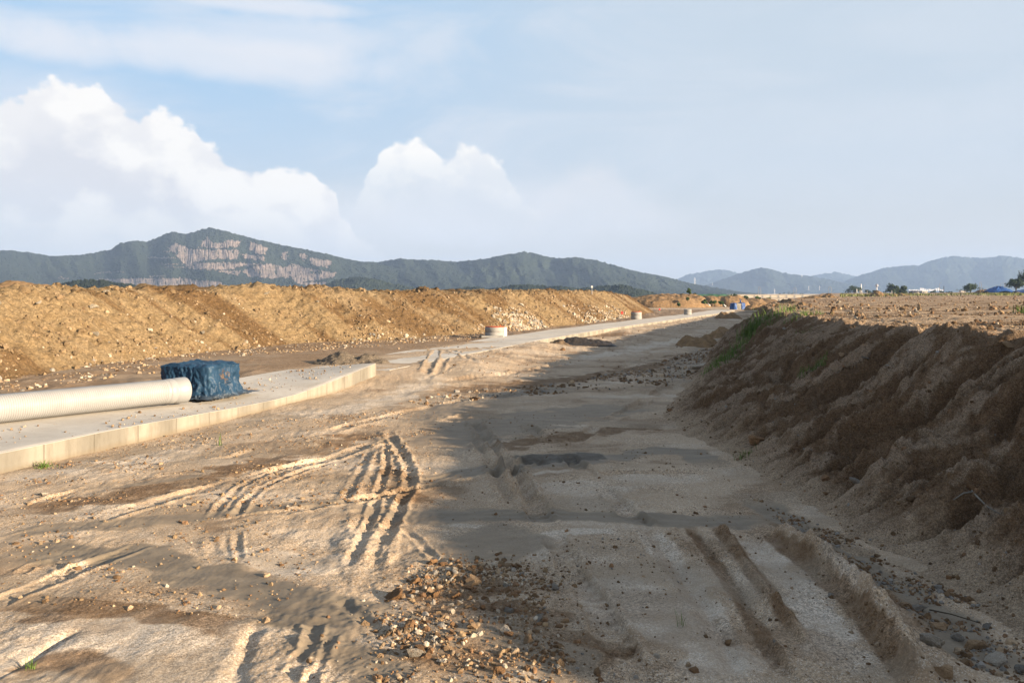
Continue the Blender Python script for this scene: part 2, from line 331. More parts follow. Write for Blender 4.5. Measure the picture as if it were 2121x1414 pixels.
# smooth silt runs: photo polyline, half width in metres
SILT = [([(0,1150),(150,1140),(300,1150),(420,1185),(520,1215),(640,1262),(780,1300)], .32, 1), ([(0,1112),(130,1092),(300,1080),(430,1068),(600,1045)], .22, .8), ([(250,1010),(420,985)], .12, .7),
 ([(600,1045),(720,1035)], .16, .7), ([(720,1052),(900,1064),(1100,1068),(1350,1076),(1600,1072)], .24, .9), ([(850,1000),(980,978),(1090,968),(1220,955),(1400,930),(1480,960)], .3, .9), ([(1080,957),(1160,950),(1260,948)], .42, 1.7),
 ([(850,880),(920,850),(1000,825),(1180,800)], .5, .85), ([(880,930),(960,900),(1100,870),(1300,840)], 1.0, .75), ([(1560,1030),(1700,1110),(1850,1200),(2000,1320),(2121,1400)], .24, .85), ([(640,1310),(740,1360),(820,1414)], .25, .9),
 ([(820,1340),(1000,1300),(1130,1360),(1200,1414)], .28, .55), ([(1400,800),(1450,740),(1520,690)], .9, .6), ([(0,985),(200,950),(420,905),(640,860)], .2, .35), ([(960,1100),(1120,1140)], .5, .7), ([(1000,1160),(920,1120)], .4, .6)]
PALE = [([(1340,1095),(1420,1200),(1500,1320)], .16), ([(1560,1110),(1640,1200),(1760,1370)], .2), ([(1120,1160),(1130,1110),(1280,1100)], .12), ([(0,1330),(250,1320),(450,1340)], .45), ([(100,1414),(400,1400),(520,1390)], .5), ([(1180,1240),(1400,1260),(1500,1400)], .35),
 ([(0,1152),(110,1146),(200,1168)], .07), ([(800,1300),(950,1300),(1060,1330)], .22), ([(860,830),(960,812)], .12), ([(1100,985),(1180,978)], .08), ([(930,1080),(1000,1090)], .08), ([(1200,745),(1330,720),(1420,700)], .6), ([(460,1140),(700,1180)], .25), ([(0,990),(250,960),(400,930)], .4), ([(600,870),(800,830),(900,790)], .5)]
BROWN = [([(1330,1090),(1395,1190),(1460,1300),(1500,1400)], .09, .45), ([(1425,1085),(1480,1160),(1550,1265),(1620,1380)], .09), ([(0,1060),(300,1020),(640,930),(780,895)], .35), ([(1480,1082),(1575,1200),(1655,1312)], .10), ([(1575,1095),(1715,1200),(1820,1320),(1890,1430)], .10), ([(1560,1050),(1760,1150),(1960,1320)], .2), ([(900,1200),(1000,1290),(950,1400)], .45), ([(1480,725),(1300,770),(1080,795),(900,815)], .7), ([(0,1245),(250,1262),(500,1290)], .22),  # stripe just left of the tall right rut ridge is painted shade
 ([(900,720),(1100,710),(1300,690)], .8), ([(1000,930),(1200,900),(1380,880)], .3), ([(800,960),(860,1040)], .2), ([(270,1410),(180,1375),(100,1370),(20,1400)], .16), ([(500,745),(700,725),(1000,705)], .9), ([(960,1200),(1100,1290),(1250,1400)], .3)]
TRKW = []
def seg_d(x, y, P):
    best = np.full(x.shape, 1e9); par = np.zeros(x.shape); L = 0
    tot = sum(math.dist(P[i], P[i+1]) for i in range(len(P)-1))
    for i in range(len(P)-1):
        ax, ay = P[i]; bx, by = P[i+1]; dx, dy = bx-ax, by-ay; l2 = dx*dx+dy*dy; l = math.sqrt(l2)
        t = np.clip(((x-ax)*dx+(y-ay)*dy)/l2, 0, 1); d = np.hypot(x-ax-t*dx, y-ay-t*dy)
        m = d < best; best = np.where(m, d, best); par = np.where(m, (L+t*l)/tot, par); L += l
    return best, par
def curve(pts):
    P = [Vector((*gp(*p), 0)) for p in pts]; out = []
    if len(P) == 2: return [tuple(p.xy) for p in P]
    Q = [P[0]*2-P[1]]+P+[P[-1]*2-P[-2]]
    for i in range(1, len(Q)-2):
        for k in range(4):
            t = k/4; a, b, c, d = Q[i-1], Q[i], Q[i+1], Q[i+2]
            v = .5*((2*b)+(c-a)*t+(2*a-5*b+4*c-d)*t*t+(3*b-a-3*c+d)*t**3); out.append((v.x, v.y))
    out.append((P[-1].x, P[-1].y)); return out
RUTW = [(curve(p), a*(.27 if max(q[1] for q in p) < 1200 or p[0][0] < 700 else .55), w*.9, lip*.40, lump*.9) for p, a, w, lip, lump in RUTS]
TRACKS = [([(-40,1075),(200,1010),(420,960),(640,905),(860,850),(1000,820)], .15, .03), ([(-40,1135),(250,1060),(480,1000),(700,940),(900,880),(1000,850)], .15, .03), ([(980,870),(1060,960),(1120,1070),(1200,1200),(1330,1440)], .13, .045),
 ([(1080,870),(1190,960),(1330,1090),(1480,1250),(1640,1440)], .13, .05), ([(420,1085),(640,1050),(900,1005),(1200,985),(1450,975)], .10, .04), ([(960,835),(1200,790),(1350,740),(1480,690)], .2, .05), ([(900,800),(1130,760),(1300,715),(1430,680)], .2, .05), ([(-20,1250),(200,1160),(420,1080)], .11, .022), ([(1000,1000),(1250,880),(1400,790)], .16, .06)]
def near(x, y, P, r):
    xs = [p[0] for p in P]; ys = [p[1] for p in P]
    return np.nonzero((x > min(xs)-r) & (x < max(xs)+r) & (y > min(ys)-r) & (y < max(ys)+r))[0]
def ground_z(x, y):
    x = np.atleast_1d(np.asarray(x, float)); y = np.atleast_1d(np.asarray(y, float))
    z = .035*fbm(x*.3, y*.22, 3, 1) + .016*fbm(x*1.3, y*1.0, 3, 2) + .009*fbm(x*5, y*4, 3, 3)*(.4+sm(fbm(x*.5, y*.4, 2, 30), -.2, .5))
    z += .006*np.abs(fbm(x*14, y*12, 2, 4))*sm(fbm(x*.6, y*.5, 2, 31), -.3, .4)
    dl = leftd(x, y)
    b = sm(y, 19, 24)*(1-.9*sm(y, 36.5, 39.5)) + .35*sm(y, 46, 52)
    w = fbm(x*.4, y*.3, 2, 11)
    rise = np.clip(b, 0, 1)*.27*sm(dl+.5*w, -3.2, .3)
    left = .235*sm(dl, .35, 1.2) + .05*fbm(x*1.1, y*.9, 3, 12)*sm(dl, 2.7, 3.6)
    z = z*(1-.7*sm(dl, 0, .5)) + np.maximum(rise, left)
    mid = sm(y, 24, 32)*(1-sm(dl, -.5, 0)); z += mid*.05*fbm(x*.8, y*.5, 4, 13)
    for P, a, wd, lip, lump in RUTW:
        I = near(x, y, P, wd*3.2)
        if len(I) == 0: continue
        xi, yi = x[I], y[I]; d, t = seg_d(xi+.4*wd*pn(xi*3, yi*3, 40)+.15*wd*pn(xi*11, yi*11, 45), yi+.4*wd*pn(xi*3, yi*3, 41), P)
        end = sm(t, 0, .12)*(1-sm(t, .86, 1))*((.72+.5*sm(pn(xi*1.7, yi*1.7, 44), -.5, .5)) if abs(a) < .12 else 1.0); q = d/wd
        nz = 1+lump*fbm(xi*7, yi*7, 3, 42)
        p = a*np.exp(-q**2*1.4*np.where(q > .5, 1.3, 1))*nz
        if lip: p = p + lip*np.exp(-((q-1.55)/.5)**2)*(1+(lump+.3)*1.3*fbm(xi*9, yi*9, 3, 43))
        np.add.at(z, I, p*end)
    for P, wd, dep in TRKW:
        I = near(x, y, P, wd*2.2)
        if len(I) == 0: continue
        xi, yi = x[I], y[I]; Ln = sum(math.dist(P[i], P[i+1]) for i in range(len(P)-1))
        d, t = seg_d(xi+.05*pn(xi*2, yi*2, 46), yi+.05*pn(xi*2, yi*2, 47), P)
        q = d/wd; ins = 1-sm(q, .8, 1.05); end = sm(t, 0, .06)*(1-sm(t, .94, 1))*sm(pn(xi*.9, yi*.9, 48), -.35, .25)
        tr = sm(np.sin(2*PI*(t*Ln/.16)+4*q), -.3, .3)
        np.add.at(z, I, end*dep*(-ins*(.75+.35*tr*(q < .9))+.55*np.exp(-((q-1.25)/.22)**2)*(1+.8*pn(xi*8, yi*8, 49))))
    return z
def mask(x, y, items, seed, dflt=1.0, rag=.5):
    r = np.zeros(x.shape)
    for it in items:
        P = curve(it[0]); wd = it[1]; k = it[2] if len(it) > 2 else dflt
        I = near(x, y, P, wd*2.2)
        if len(I) == 0: continue
        xi, yi = x[I], y[I]; d, t = seg_d(xi, yi, P)
        rg = rag if wd > .18 else .3
        v = k*(1-sm(d/wd+rg*fbm(xi*1.6, yi*2.4, 4, seed), .62, 1.12))*sm(t, -.05, .1)*(1-sm(t, .92, 1.05)); r[I] = np.maximum(r[I], v)
    return r
TRKW += [(curve(p), w, d) for p, w, d in TRACKS]
# ---- ground sheet
v1 = np.arange(840, 13, -1.45); rowsY = np.concatenate([np.linspace(-9, 4.7, 60), F*H/v1, np.geomspace(325, 6000, 26)])
tan = np.linspace(-.86, .86, 2300)
GX = (rowsY[:, None]+6.5).clip(.5)*tan[None, :]*1.0; GX[:60] = (rowsY[:60, None]*0+11.2)*tan[None, :]*1.0
GX = np.where(rowsY[:, None] < 4.75, 11.25*tan[None, :], GX); GY = np.broadcast_to(rowsY[:, None], GX.shape)
gx, gy = GX.ravel(), np.ascontiguousarray(GY).ravel()
gz = ground_z(gx, gy)
gz = np.where((gy > 4) & (gy < 120), gz, gz*.7)
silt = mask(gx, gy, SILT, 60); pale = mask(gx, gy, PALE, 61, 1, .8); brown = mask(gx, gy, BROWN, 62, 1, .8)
dl = leftd(gx, gy); brown = np.maximum(brown, .75*sm(dl, 2.2, 3.2)*(gy < 110)); silt *= 1-sm(dl, 0, .4)
mott = fbm(gx*.5, gy*.8, 4, 63); brown = np.maximum(brown, .55*sm(mott, .15, .6)*(1-sm(dl, -1, 0)))
pale = np.maximum(pale, .6*sm(-mott, .2, .7)); silt = np.maximum(silt, .35*sm(fbm(gx*.35, gy*.9, 3, 64), .1, .6)*(gy < 30))
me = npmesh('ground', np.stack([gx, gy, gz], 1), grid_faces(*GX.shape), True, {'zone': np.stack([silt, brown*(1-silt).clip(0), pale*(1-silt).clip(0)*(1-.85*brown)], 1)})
ground = tag(link('ground', me, M['ground']), 'rutted bare earth floor of the building site', 'ground', kind='structure')
n = 96; r = np.array([0, 9000.]); 
t = MB(); t.poly([(9000*math.cos(2*PI*k/n), 9000*math.sin(2*PI*k/n)+1500, -.8) for k in range(n)])
tag(t.build('terrain', simple('far_fields', (.13,.12,.07), .95, .3, .02)), 'flat land reaching to the far hills', 'land', kind='structure')
del gx, gy, gz, GX, GY
# ---- right bank with the plateau on top
def bank_h(y): return 1.85*sm(y, -1.0, 2.2)+.17*sm(y, -1, 2)*np.exp(-(np.maximum(y-9, 0)/6)**2)
def bank_z(x, y, full=False):
    x = np.asarray(x, float); y = np.asarray(y, float)
    xf, xe = footx(y), browx(y); t = (x-xf)/(xe-xf)
    hb = bank_h(y); p = np.clip(t, 0, 1)
    prof = .82*p**1.12+.18*sm(p, .45, 1.0)
    z = hb*prof + np.where(t < 0, .35*t, 0)
    slope = sm(t, .0, .3)*(1-.75*sm(t, .72, .98))*(1-sm(t, .93, 1.12)); fade = 1/(1+(y/34.0)**2)
    yw = y+.22*(x-xf)+.16*fbm(x*.7, y*.55, 3, 70)
    g1 = pn(yw*.62, x*.16, 71); g2 = pn(yw*1.5, x*.3, 72); g3 = pn(yw*3.6, x*.8, 73)
    gul = .60*np.exp(-(g1/.085)**2)*sm(t, .12, .5) + (.32*np.exp(-(g2/.075)**2)) + .10*np.exp(-(g3/.16)**2)
    rib = .32*(.5-np.abs(pn(yw*.85, x*.22, 74)))*1.1+.17*np.abs(fbm(yw*2.1, x*.6, 3, 75))+.055*fbm(x*4.2, y*4.2, 4, 76)
    clod = .05*np.maximum(0, fbm(x*3.3+.5*yw, yw*3.3, 3, 87)-.05)+.06*np.maximum(0, fbm(x*10, y*10, 3, 77)) + .022*fbm(x*24, y*24, 3, 78)+.03*np.maximum(0, fbm(x*6.5, y*6.5, 3, 67))
    z = z + slope*(rib-gul*np.where(y < 60, 1, .3)) + (slope+.35*sm(t, .8, 1.1))*clod*np.where(y < 60, 1, .2)
    top = sm(t, .93, 1.15)
    z = z + top*(.05*fbm(x*.35, y*.3, 3, 79)+.035*fbm(x*1.5, y*1.2, 3, 80)+.02*np.maximum(0, fbm(x*4, y*4, 3, 81)))*sm(y, 2, 6)
    z = z + top*.0065*np.maximum(0, x-14-.12*y)*sm(y, 20, 60)
    brow = np.exp(-((t-1.0)/.10)**2)*sm(y, 4, 8); z = z + brow*(.10*fbm(y*1.3, 2.2, 3, 82)+.06*np.maximum(0, fbm(x*5, y*5, 2, 84)))
    if not full: return z
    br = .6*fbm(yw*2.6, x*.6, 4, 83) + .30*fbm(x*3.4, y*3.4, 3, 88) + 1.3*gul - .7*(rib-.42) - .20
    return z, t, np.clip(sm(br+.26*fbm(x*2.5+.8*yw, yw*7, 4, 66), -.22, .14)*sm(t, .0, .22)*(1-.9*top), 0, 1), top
ys = [-5.0]
while ys[-1] < 400:
    y = ys[-1]; ys.append(y+(.25 if y < 3 else max(.014, .0021*y) if y < 60 else .011*y))
ys = np.array(ys)
tt = np.concatenate([np.linspace(-.3, 1.22, 235), ]); off = [0.016]
while sum(off) < 420: off.append(off[-1]*1.034)
off = np.cumsum(off)
XF = footx(ys)[:, None]; XE = browx(ys)[:, None]
bx = np.concatenate([XF+(XE-XF)*tt[None, :], XF+(XE-XF)*1.22+off[None, :]], 1); by = np.broadcast_to(ys[:, None], bx.shape)
sh = bx.shape; bx = bx.ravel(); by = np.ascontiguousarray(by).ravel()
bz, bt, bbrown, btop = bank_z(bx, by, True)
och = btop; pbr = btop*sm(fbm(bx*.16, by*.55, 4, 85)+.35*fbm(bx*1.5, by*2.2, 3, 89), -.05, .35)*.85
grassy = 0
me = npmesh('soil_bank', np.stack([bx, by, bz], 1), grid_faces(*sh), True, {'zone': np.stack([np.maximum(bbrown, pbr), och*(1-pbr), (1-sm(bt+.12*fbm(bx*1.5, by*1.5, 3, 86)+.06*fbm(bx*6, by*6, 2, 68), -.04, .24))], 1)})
tag(link('soil_bank', me, M['bank']), 'eroded brown earth bank with a flat stony top, right of the track', 'earth bank', kind='structure')
del bx, by, bz, bbrown, btop, och
# ---- left berm
BP = [(-30,6),(-19,11),(-13.6,19),(-12.3,27),(-9.4,34.4),(-5.7,38.7),(-1.6,44.7),(1.85,50.9),(6.2,61),(14.0,84),(17.6,97)]
def spline(P, step):
    P = [Vector((*p, 0)) for p in P]; Q = [P[0]*2-P[1]]+P+[P[-1]*2-P[-2]]; o = []
    for i in range(1, len(Q)-2):
        for k in range(40):
            t = k/40; a, b, c, d = Q[i-1], Q[i], Q[i+1], Q[i+2]; o.append(.5*((2*b)+(c-a)*t+(2*a-5*b+4*c-d)*t*t+(3*b-a-3*c+d)*t**3))
    o = np.array([(p.x, p.y) for p in o]+[(P[-1].x, P[-1].y)]); s = np.concatenate([[0], np.cumsum(np.hypot(*np.diff(o, axis=0).T))])
    return o, s
bo, bs = spline(BP, .1); BL = bs[-1]
sg = np.linspace(0, BL, 1200); bpx = np.interp(sg, bs, bo[:, 0]); bpy_ = np.interp(sg, bs, bo[:, 1])
tx = np.gradient(bpx, sg); ty = np.gradient(bpy_, sg); kk = np.hanning(121); kk /= kk.sum()
tx = np.convolve(np.pad(tx, 60, mode='edge'), kk, 'valid'); ty = np.convolve(np.pad(ty, 60, mode='edge'), kk, 'valid'); ll = np.hypot(tx, ty); nx_, ny_ = -ty/ll, tx/ll
CRX = [-900,0,60,150,165,215,300,340,420,480,505,525,560,640,690,720,760,800,850,900,907,960,1000,1040,1075,1100,1165,1210,1250,1280,1300,1400]
CRY = [600,606,602,598,600,604,603,604,604,603,598,595,593,600,597,603,607,604,607,606,600,610,607,606,604,606,603,605,604,607,611,611]
zc = np.full(sg.shape, 2.55)
for _ in range(5):
    rc = (zc-.25)/math.tan(math.radians(35)); cx_, cy_ = bpx+nx_*rc, bpy_+ny_*rc
    zc = H+(HY-np.interp(CX+F*cx_/np.maximum(cy_, 8), CRX, CRY))/F*cy_; zc = np.where(cy_ < 14, 2.5, np.clip(zc, 2.2, 3.1))
zc = .25+(zc-.25)*(1-sm(sg, BL-5.5, BL))
def berm_pt(s, r, detail=True):
    s = np.asarray(s, float); r = np.asarray(r, float)
    fx = np.interp(s, sg, bpx)+np.interp(s, sg, nx_)*r; fy = np.interp(s, sg, bpy_)+np.interp(s, sg, ny_)*r
    c = np.interp(s, sg, zc); wob = .55*fbm(s*.22, r*.05, 3, 90)+.3*np.abs(pn(s*.5, 2.0, 91))
    rr = r+wob*sm(c, .3, 1.5)-.3; k = math.tan(math.radians(35)); up = .25+rr*k
    over = up-c; z = np.where(over < -.35, up, np.where(over < .35, c-.35+ (over+.35)*.5+0*c, c-.0))
    z = np.where(over < -.35, up, np.where(over < .35, c-(.35-over)**2/1.4, c-.0))
    rb = (c+.35-.25)/k; z = z-np.maximum(0, rr-rb-.8)*.30*(1-sm(rr-rb, 3, 6))
    z = np.where(rr < 0, .25+rr*.25, z)
    on = sm(rr, .0, .6)*sm(c, .3, 1.2); sw = s+.45*r
    z = z+on*(.09*fbm(sw*.9, r*.3, 3, 92)+.06*np.abs(fbm(sw*2.2, r*.9, 3, 93))+(.08*fbm(s*3, r*3, 4, 94)+.07*np.maximum(0, fbm(s*2.2, r*2.2, 3, 89)-.1))+.05*np.maximum(0, fbm(s*8, r*8, 2, 95)))
    z = z+on*.16*np.maximum(0, fbm(s*1.1, r*.8, 3, 96))*sm(over, -.7, .1)
    return fx, fy, z, rr, over, sw
ss = [4.0]
while ss[-1] < BL:
    yv = max(12, np.interp(ss[-1], sg, bpy_)); ss.append(ss[-1]+.0021*yv)
ss = np.array(ss); rr_ = np.concatenate([np.linspace(-1.2, 5.2, 165), np.linspace(5.3, 13, 40)])
S, R = np.meshgrid(ss, rr_, indexing='ij'); X, Y, Z, RR, OV, SW = berm_pt(S, R)
dk = sm(fbm(SW*.28, R*.06, 4, 97), .18, .55)*.8; dk = np.maximum(dk, .75*sm(fbm(SW*.8, R*.15, 3, 98), .35, .7)); pl_ = sm(fbm(SW*.5, R*.2, 4, 99), .1, .7)*.7
dk = np.maximum(dk, .75*sm(fbm(S*.13+3, R*.22, 4, 101), .08, .42)); far = sm(S, BL-38, BL-20); dk = np.maximum(dk, far*.9*sm(np.sin(SW*.62+2*pn(SW*.3, 0, 100)), .25, .7))
me = npmesh('earth_berm', np.stack([X.ravel(), Y.ravel(), Z.ravel()], 1), grid_faces(*S.shape), True, {'zone': np.stack([dk.ravel(), pl_.ravel(), dk.ravel()*0], 1)})
tag(link('earth_berm', me, M['berm']), 'long orange earth berm left of the concrete slab', 'earth berm', kind='structure')
del S, R, X, Y, Z, RR, OV, SW
# generic soil heap (thing)
def heap(name, label, cat, px0, px1, ytop, ybase, Y, mat, depth=None, seed=0, group=None, peaks=((0,0,1),), zb=None, rough=1.0, n=46, zone=None, sharp=1.0):
    x0 = (px0-CX)/F*Y; x1 = (px1-CX)/F*Y; z0 = H+(HY-ybase)/F*Y if zb is None else zb; h = H+(HY-ytop)/F*Y-z0
    rx = (x1-x0)/2; ry = depth or rx*.7
    u = np.linspace(-1, 1, n); U, W = np.meshgrid(u, u, indexing='ij'); q = np.zeros(U.shape)
    for a, b, k in peaks: q = np.maximum(q, k*np.clip(1-np.hypot(U-a, W-b)/max(.35, 1-max(abs(a), abs(b))*.6), 0, 1)**sharp)
    q = np.where(q > .82*q.max(), .82*q.max()+(q-.82*q.max())*.5, q)
    e = sm(1-np.maximum(np.abs(U), np.abs(W)), 0, .2)
    zz = (q*h*1.12+h*.2*rough*fbm(U*2.4+seed, W*2.4, 4, 200+seed)*sm(q, 0, .3)+h*.12*rough*np.maximum(0, fbm(U*6, W*6+seed, 3, 220+seed))*sm(q, 0, .2))*e-.05*(1-e)-.03
    me = npmesh(name, np.stack([(U*rx).ravel(), (W*ry).ravel(), zz.ravel()], 1), grid_faces(n, n), True, {'zone': np.tile(np.array([zone or (0, 0, 0)]), (n*n, 1))})
    o = link(name, me, mat); o.location = ((x0+x1)/2, Y, z0); return tag(o, label, cat, group)

# ================================================================ CONCRETE SLAB
def slab(name, y0, y1, wid, ztf, ztb, label, n):
    ysl = np.linspace(y0, y1, n); V = []; A = []
    fx = slabx(ysl); d = np.gradient(fx, ysl); l = np.hypot(d, 1); nx, ny = -1/l, d/l
    s = np.concatenate([[0], np.cumsum(np.hypot(np.diff(fx), np.diff(ysl)))])
    prof = [(0, None), (0, .5), (0, .98), (.008, 1.0), (.025, 1.0)]+[(q, 1.0) for q in np.linspace(.1, wid, 14)]+[(wid+.01, None)]
    for i, y in enumerate(ysl):
        zf, zb = ztf(y), ztb(y)
        for k, (o, h) in enumerate(prof):
            top = zf+(zb-zf)*float(sm(o/wid, 0, 1)) + .012*math.sin(o*2+y*.7)*(k > 4)
            if h is None: z = -.35 if k == 0 else -.2
            elif k < 3: z = -.05+(top+.05-.008)*h if k == 1 else top-.008
            else: z = top
            ch = .006*float(pn(y*3, k*.7, 300)) if k in (1, 2, 3) else 0
            V.append((fx[i]+nx[i]*(o+ch), y+ny[i]*(o+ch), z)); A.append((s[i], z if k < 3 else o, 1.0 if k < 3 else 0.0))
    f = grid_faces(len(ysl), len(prof)); me = npmesh(name, np.array(V), f, False, {'sl': np.array(A)})
    e0 = [k for k in range(len(prof))]; e1 = [(len(ysl)-1)*len(prof)+k for k in range(len(prof))]
    import bmesh
    bm = bmesh.new(); bm.from_mesh(me); bm.verts.ensure_lookup_table()
    bm.faces.new([bm.verts[k] for k in e0]); bm.faces.new([bm.verts[k] for k in reversed(e1)]); bmesh.ops.recalc_face_normals(bm, faces=bm.faces); bm.to_mesh(me); bm.free()
    return tag(link(name, me, M['concrete']), label, 'concrete slab')
ramp = lambda y: .29-.11*float(sm(y, 12.5, 17.6))+.36*float(np.clip((y-18.1)/4.2, 0, 1))**1.25
slab('concrete_slab', -9, 22.3, 2.75, ramp, lambda y: .285, 'pale concrete slab with an upturned end, under the white pipe', 240)
slab('concrete_slab', 23.1, 105, 2.9, lambda y: .275, lambda y: .262, 'long concrete slab running into the distance beside the ring covers', 400)
# ================================================================ PIPE
p0 = Vector((-8.68, 13.5, 0)); p1 = Vector((-6.62, 16.15, 0)); ax = (p1-p0).normalized(); D = .49; zp = .30+D/2
pipe = empty('drainage_pipe', (p1.x, p1.y, zp), math.atan2(ax.y, ax.x)); tag(pipe, 'long white ribbed plastic pipe lying on the concrete slab', 'pipe')
L = 11.0; pitch = .036; nr = int((L-.42)/pitch); prof = []
for i in range(nr):
    x = -L+i*pitch
    for q, dr in ((0, 0), (.34, 0), (.46, -.009), (.88, -.009)): prof.append((x+q*pitch, D/2+dr))
prof.append((-.42, D/2))
def rev(prof, n=56):
    V = [(x, r*math.cos(2*PI*k/n), r*math.sin(2*PI*k/n)) for x, r in prof for k in range(n)]; return np.array(V), grid_faces(len(prof), n, True)
def revobj(name, prof, mat, parent, smooth=True):
    V, f = rev(prof); f = f[:, ::-1]; return link(name, npmesh(name, V, f, smooth), mat, parent)
revobj('pipe_wall', prof, M['pipe'], pipe)
revobj('end_collar', [(-.42, D/2-.012), (-.40, D/2+.004), (-.30, D/2+.006), (-.28, D/2-.004), (-.26, D/2-.004), (-.24, D/2+.012), (-.03, D/2+.014), (-.008, D/2+.010), (0, D/2), (0, D/2-.028), (-.03, D/2-.03)], M['pipe'], pipe)
revobj('pipe_lining', [(-.02, D/2-.029), (-L, D/2-.035)], simple('pipe_inside', (.30,.30,.30), .6, .1), pipe)
# ================================================================ TARPED BUNDLE
dv = Vector((.28, .96)).normalized(); nv = Vector((-dv.y, dv.x)); cor = Vector((-6.28, 16.55)); cc = cor+dv*.56+nv*.64
tb = empty('tarp_bundle', (cc.x, cc.y, .285), math.atan2(dv.y, dv.x)); tag(tb, 'stacked load under a creased dark blue tarpaulin at the pipe end', 'tarp bundle')
def tarp_mesh(a, b, h, seed, n=300, m=60, flare=.09, lumps=.05):
    th = np.linspace(0, 2*PI, n, endpoint=False); ct, st = np.cos(th), np.sin(th); ex = 7.5
    rad = (np.abs(ct/a)**ex+np.abs(st/b)**ex)**(-1/ex); per = th*1.0
    rows = []
    for j in range(m):
        u = j/(m-1)
        if u < .5:
            w = u/.5; z = h*w*.97; fold = (.045*fbm(per*4+seed, w*1.5, 3, 400)+.060*np.abs(fbm(per*4.5+seed, w*3.2, 3, 401)))*(1.3-w)
            fl = flare*(1-w)**3*(1+1.1*fbm(per*4+seed, .5, 3, 402)); sag = .02*fbm(per*9+z*4, z*7, 3, 403)
            k = 1+fl/rad.mean()+fold/rad+sag-.02*math.sin(w*PI)
            zz = z*np.ones(n)+.018*(1-w)**4*np.abs(pn(per*9, 0, 404))+.02*fbm(per*7, w*2, 2, 407)*w
        else:
            w = (u-.5)/.5; k = np.full(n, 1-w**1.0); zz = np.full(n, h)-.0
        x, y = rad*k*ct, rad*k*st
        if u >= .5: zz = h*(1-.05*sm(1-w, .8, 1))+lumps*fbm(x*2.6+seed, y*2.6, 3, 405)+.02*np.abs(fbm(x*6, y*3+seed, 3, 406))
        rows.append(np.stack([x, y, zz*np.ones(n)], 1))
    return np.concatenate(rows), grid_faces(m, n, True)
V, f = tarp_mesh(.56, .64, .70, 3.3); link('tarpaulin', npmesh('tarpaulin', V, f), M['bluetarp'], tb)
sk = []
for k in range(90):       # loose hem spread over the slab
    a = 2*PI*k/90; r0 = (abs(math.cos(a)/.60)**6+abs(math.sin(a)/.68)**6)**(-1/6); ex = .16+.24*abs(float(fbm(a*2.2, 1, 3, 410)))+(.34*math.exp(-((a-5.75)/.25)**2))
    sk.append([((r0-.06+ex*q)*math.cos(a), (r0-.06+ex*q)*math.sin(a), .012+(.13*(1-q)**2+.10*abs(float(pn(a*9, q*3, 411))))*(1-.6*q)) for q in np.linspace(0, 1, 7)])
sv = np.array(sk).transpose(1, 0, 2).reshape(-1, 3); link('loose_hem', npmesh('loose_hem', sv, grid_faces(7, 90, True)), M['bluetarp'], tb)
mb = MB(); mb.tube([(-.1+.5*math.cos(a)*1.22, .72*math.sin(a)*.97, .13+.02*math.sin(3*a)) for a in np.linspace(-2.3, -.6, 16)], .006, 5); mb.build('tie_rope', M['white'], tb, True)

# ================================================================ MANHOLE RINGS, STAKES, CART
def ring(px, ybase, Y, dia, h, label, cap=None, barrel=False):
    x = (px-CX)/F*Y; z = H+(HY-ybase)/F*Y
    o = empty('manhole_ring', (x, Y, z)); tag(o, label, 'manhole ring', 'concrete manhole rings beside the slab'); r = dia/2
    MB().lathe([(r-.02, -.1), (r, -.05), (r, h*.47), (r-.015, h*.49), (r, h*.51), (r, h-.02), (r-.02, h), (r-.11, h), (r-.12, h-.02), (r-.12, 0)], n=40).build('ring_wall', M['ring'], o, True)
    if cap:
        MB().lathe([(r-.10, h+.002), (r-.03, h+.003), (r-.02, h+.025), (r-.05, h+.035), (r-.35, h+.04), (0.001, h+.04)], n=40).build('cover', M[cap], o, True)
        MB().tube([(r*.55, -r*.4, h+.03), (r*.55, -r*.4, h+.12)], [.04, .025], 10).build('cover_knob', M[cap], o, True)
    if barrel: MB().box((-.12, -r-.06, .04), (1.1, .35, .1), .06).build('base_block', M['ring'], o, False, .01)
    return o
ring(1025, 697.5, 40.6, 1.0, .50, 'wide concrete ring with orange rim, nearest beside the berm foot', 'orange', True)
ring(1318, 660.5, 69, .92, .60, 'concrete ring with orange cover near the far end of the berm', 'orange')
ring(1424.5, 651.3, 83, .78, .56, 'plain concrete ring standing alone right of the berm end')
for px, yb, w, lb in ((1561, 628.5, 5.4, 'tiny far concrete ring, leftmost of a distant row'), (1571.5, 628, 5.6, 'tiny far concrete ring, second of a distant row'), (1580.5, 627, 4.8, 'tiny far concrete ring, third and smallest of a distant row'), (1599, 629.5, 8, 'far concrete ring, largest and rightmost of a distant row')):
    ring(px, yb, 170, w*170/F, .62, lb)
x, y = (1040-CX)/F*42.3, 42.3
b = empty('plastic_drum', (x, y, .2)); tag(b, 'white plastic drum tucked behind the nearest concrete ring', 'drum')
MB().lathe([(.001, 0), (.24, 0), (.26, .05), (.26, .2), (.27, .22), (.26, .24), (.26, .44), (.23, .49), (.001, .5)], n=24).build('drum_body', M['white'], b, True)
MB().lathe([(.05, .49), (.05, .53), (.001, .53)], (.1, 0, 0), 12).build('drum_cap', M['orange'], b, True)
def stake(px, ytop, ybase, Y, label):
    x = (px-CX)/F*Y; z = H+(HY-ybase)/F*Y; h = (ybase-ytop)/F*Y; o = empty('marker_stake', (x, Y, z)); tag(o, label, 'marker stake', 'red marker stakes')
    MB().tube([(0, 0, -.1), (0, 0, h)], .02, 6).build('stake', M['wood'], o); MB().box((0, 0, h*.78), (.17, .06, h*.44), .2).build('red_flag', M['red'], o)
stake(1288.5, 645, 657, 71, 'small red flag on a stake left of the second ring'); stake(1366, 639, 646, 92, 'tiny red marker right of the berm end')
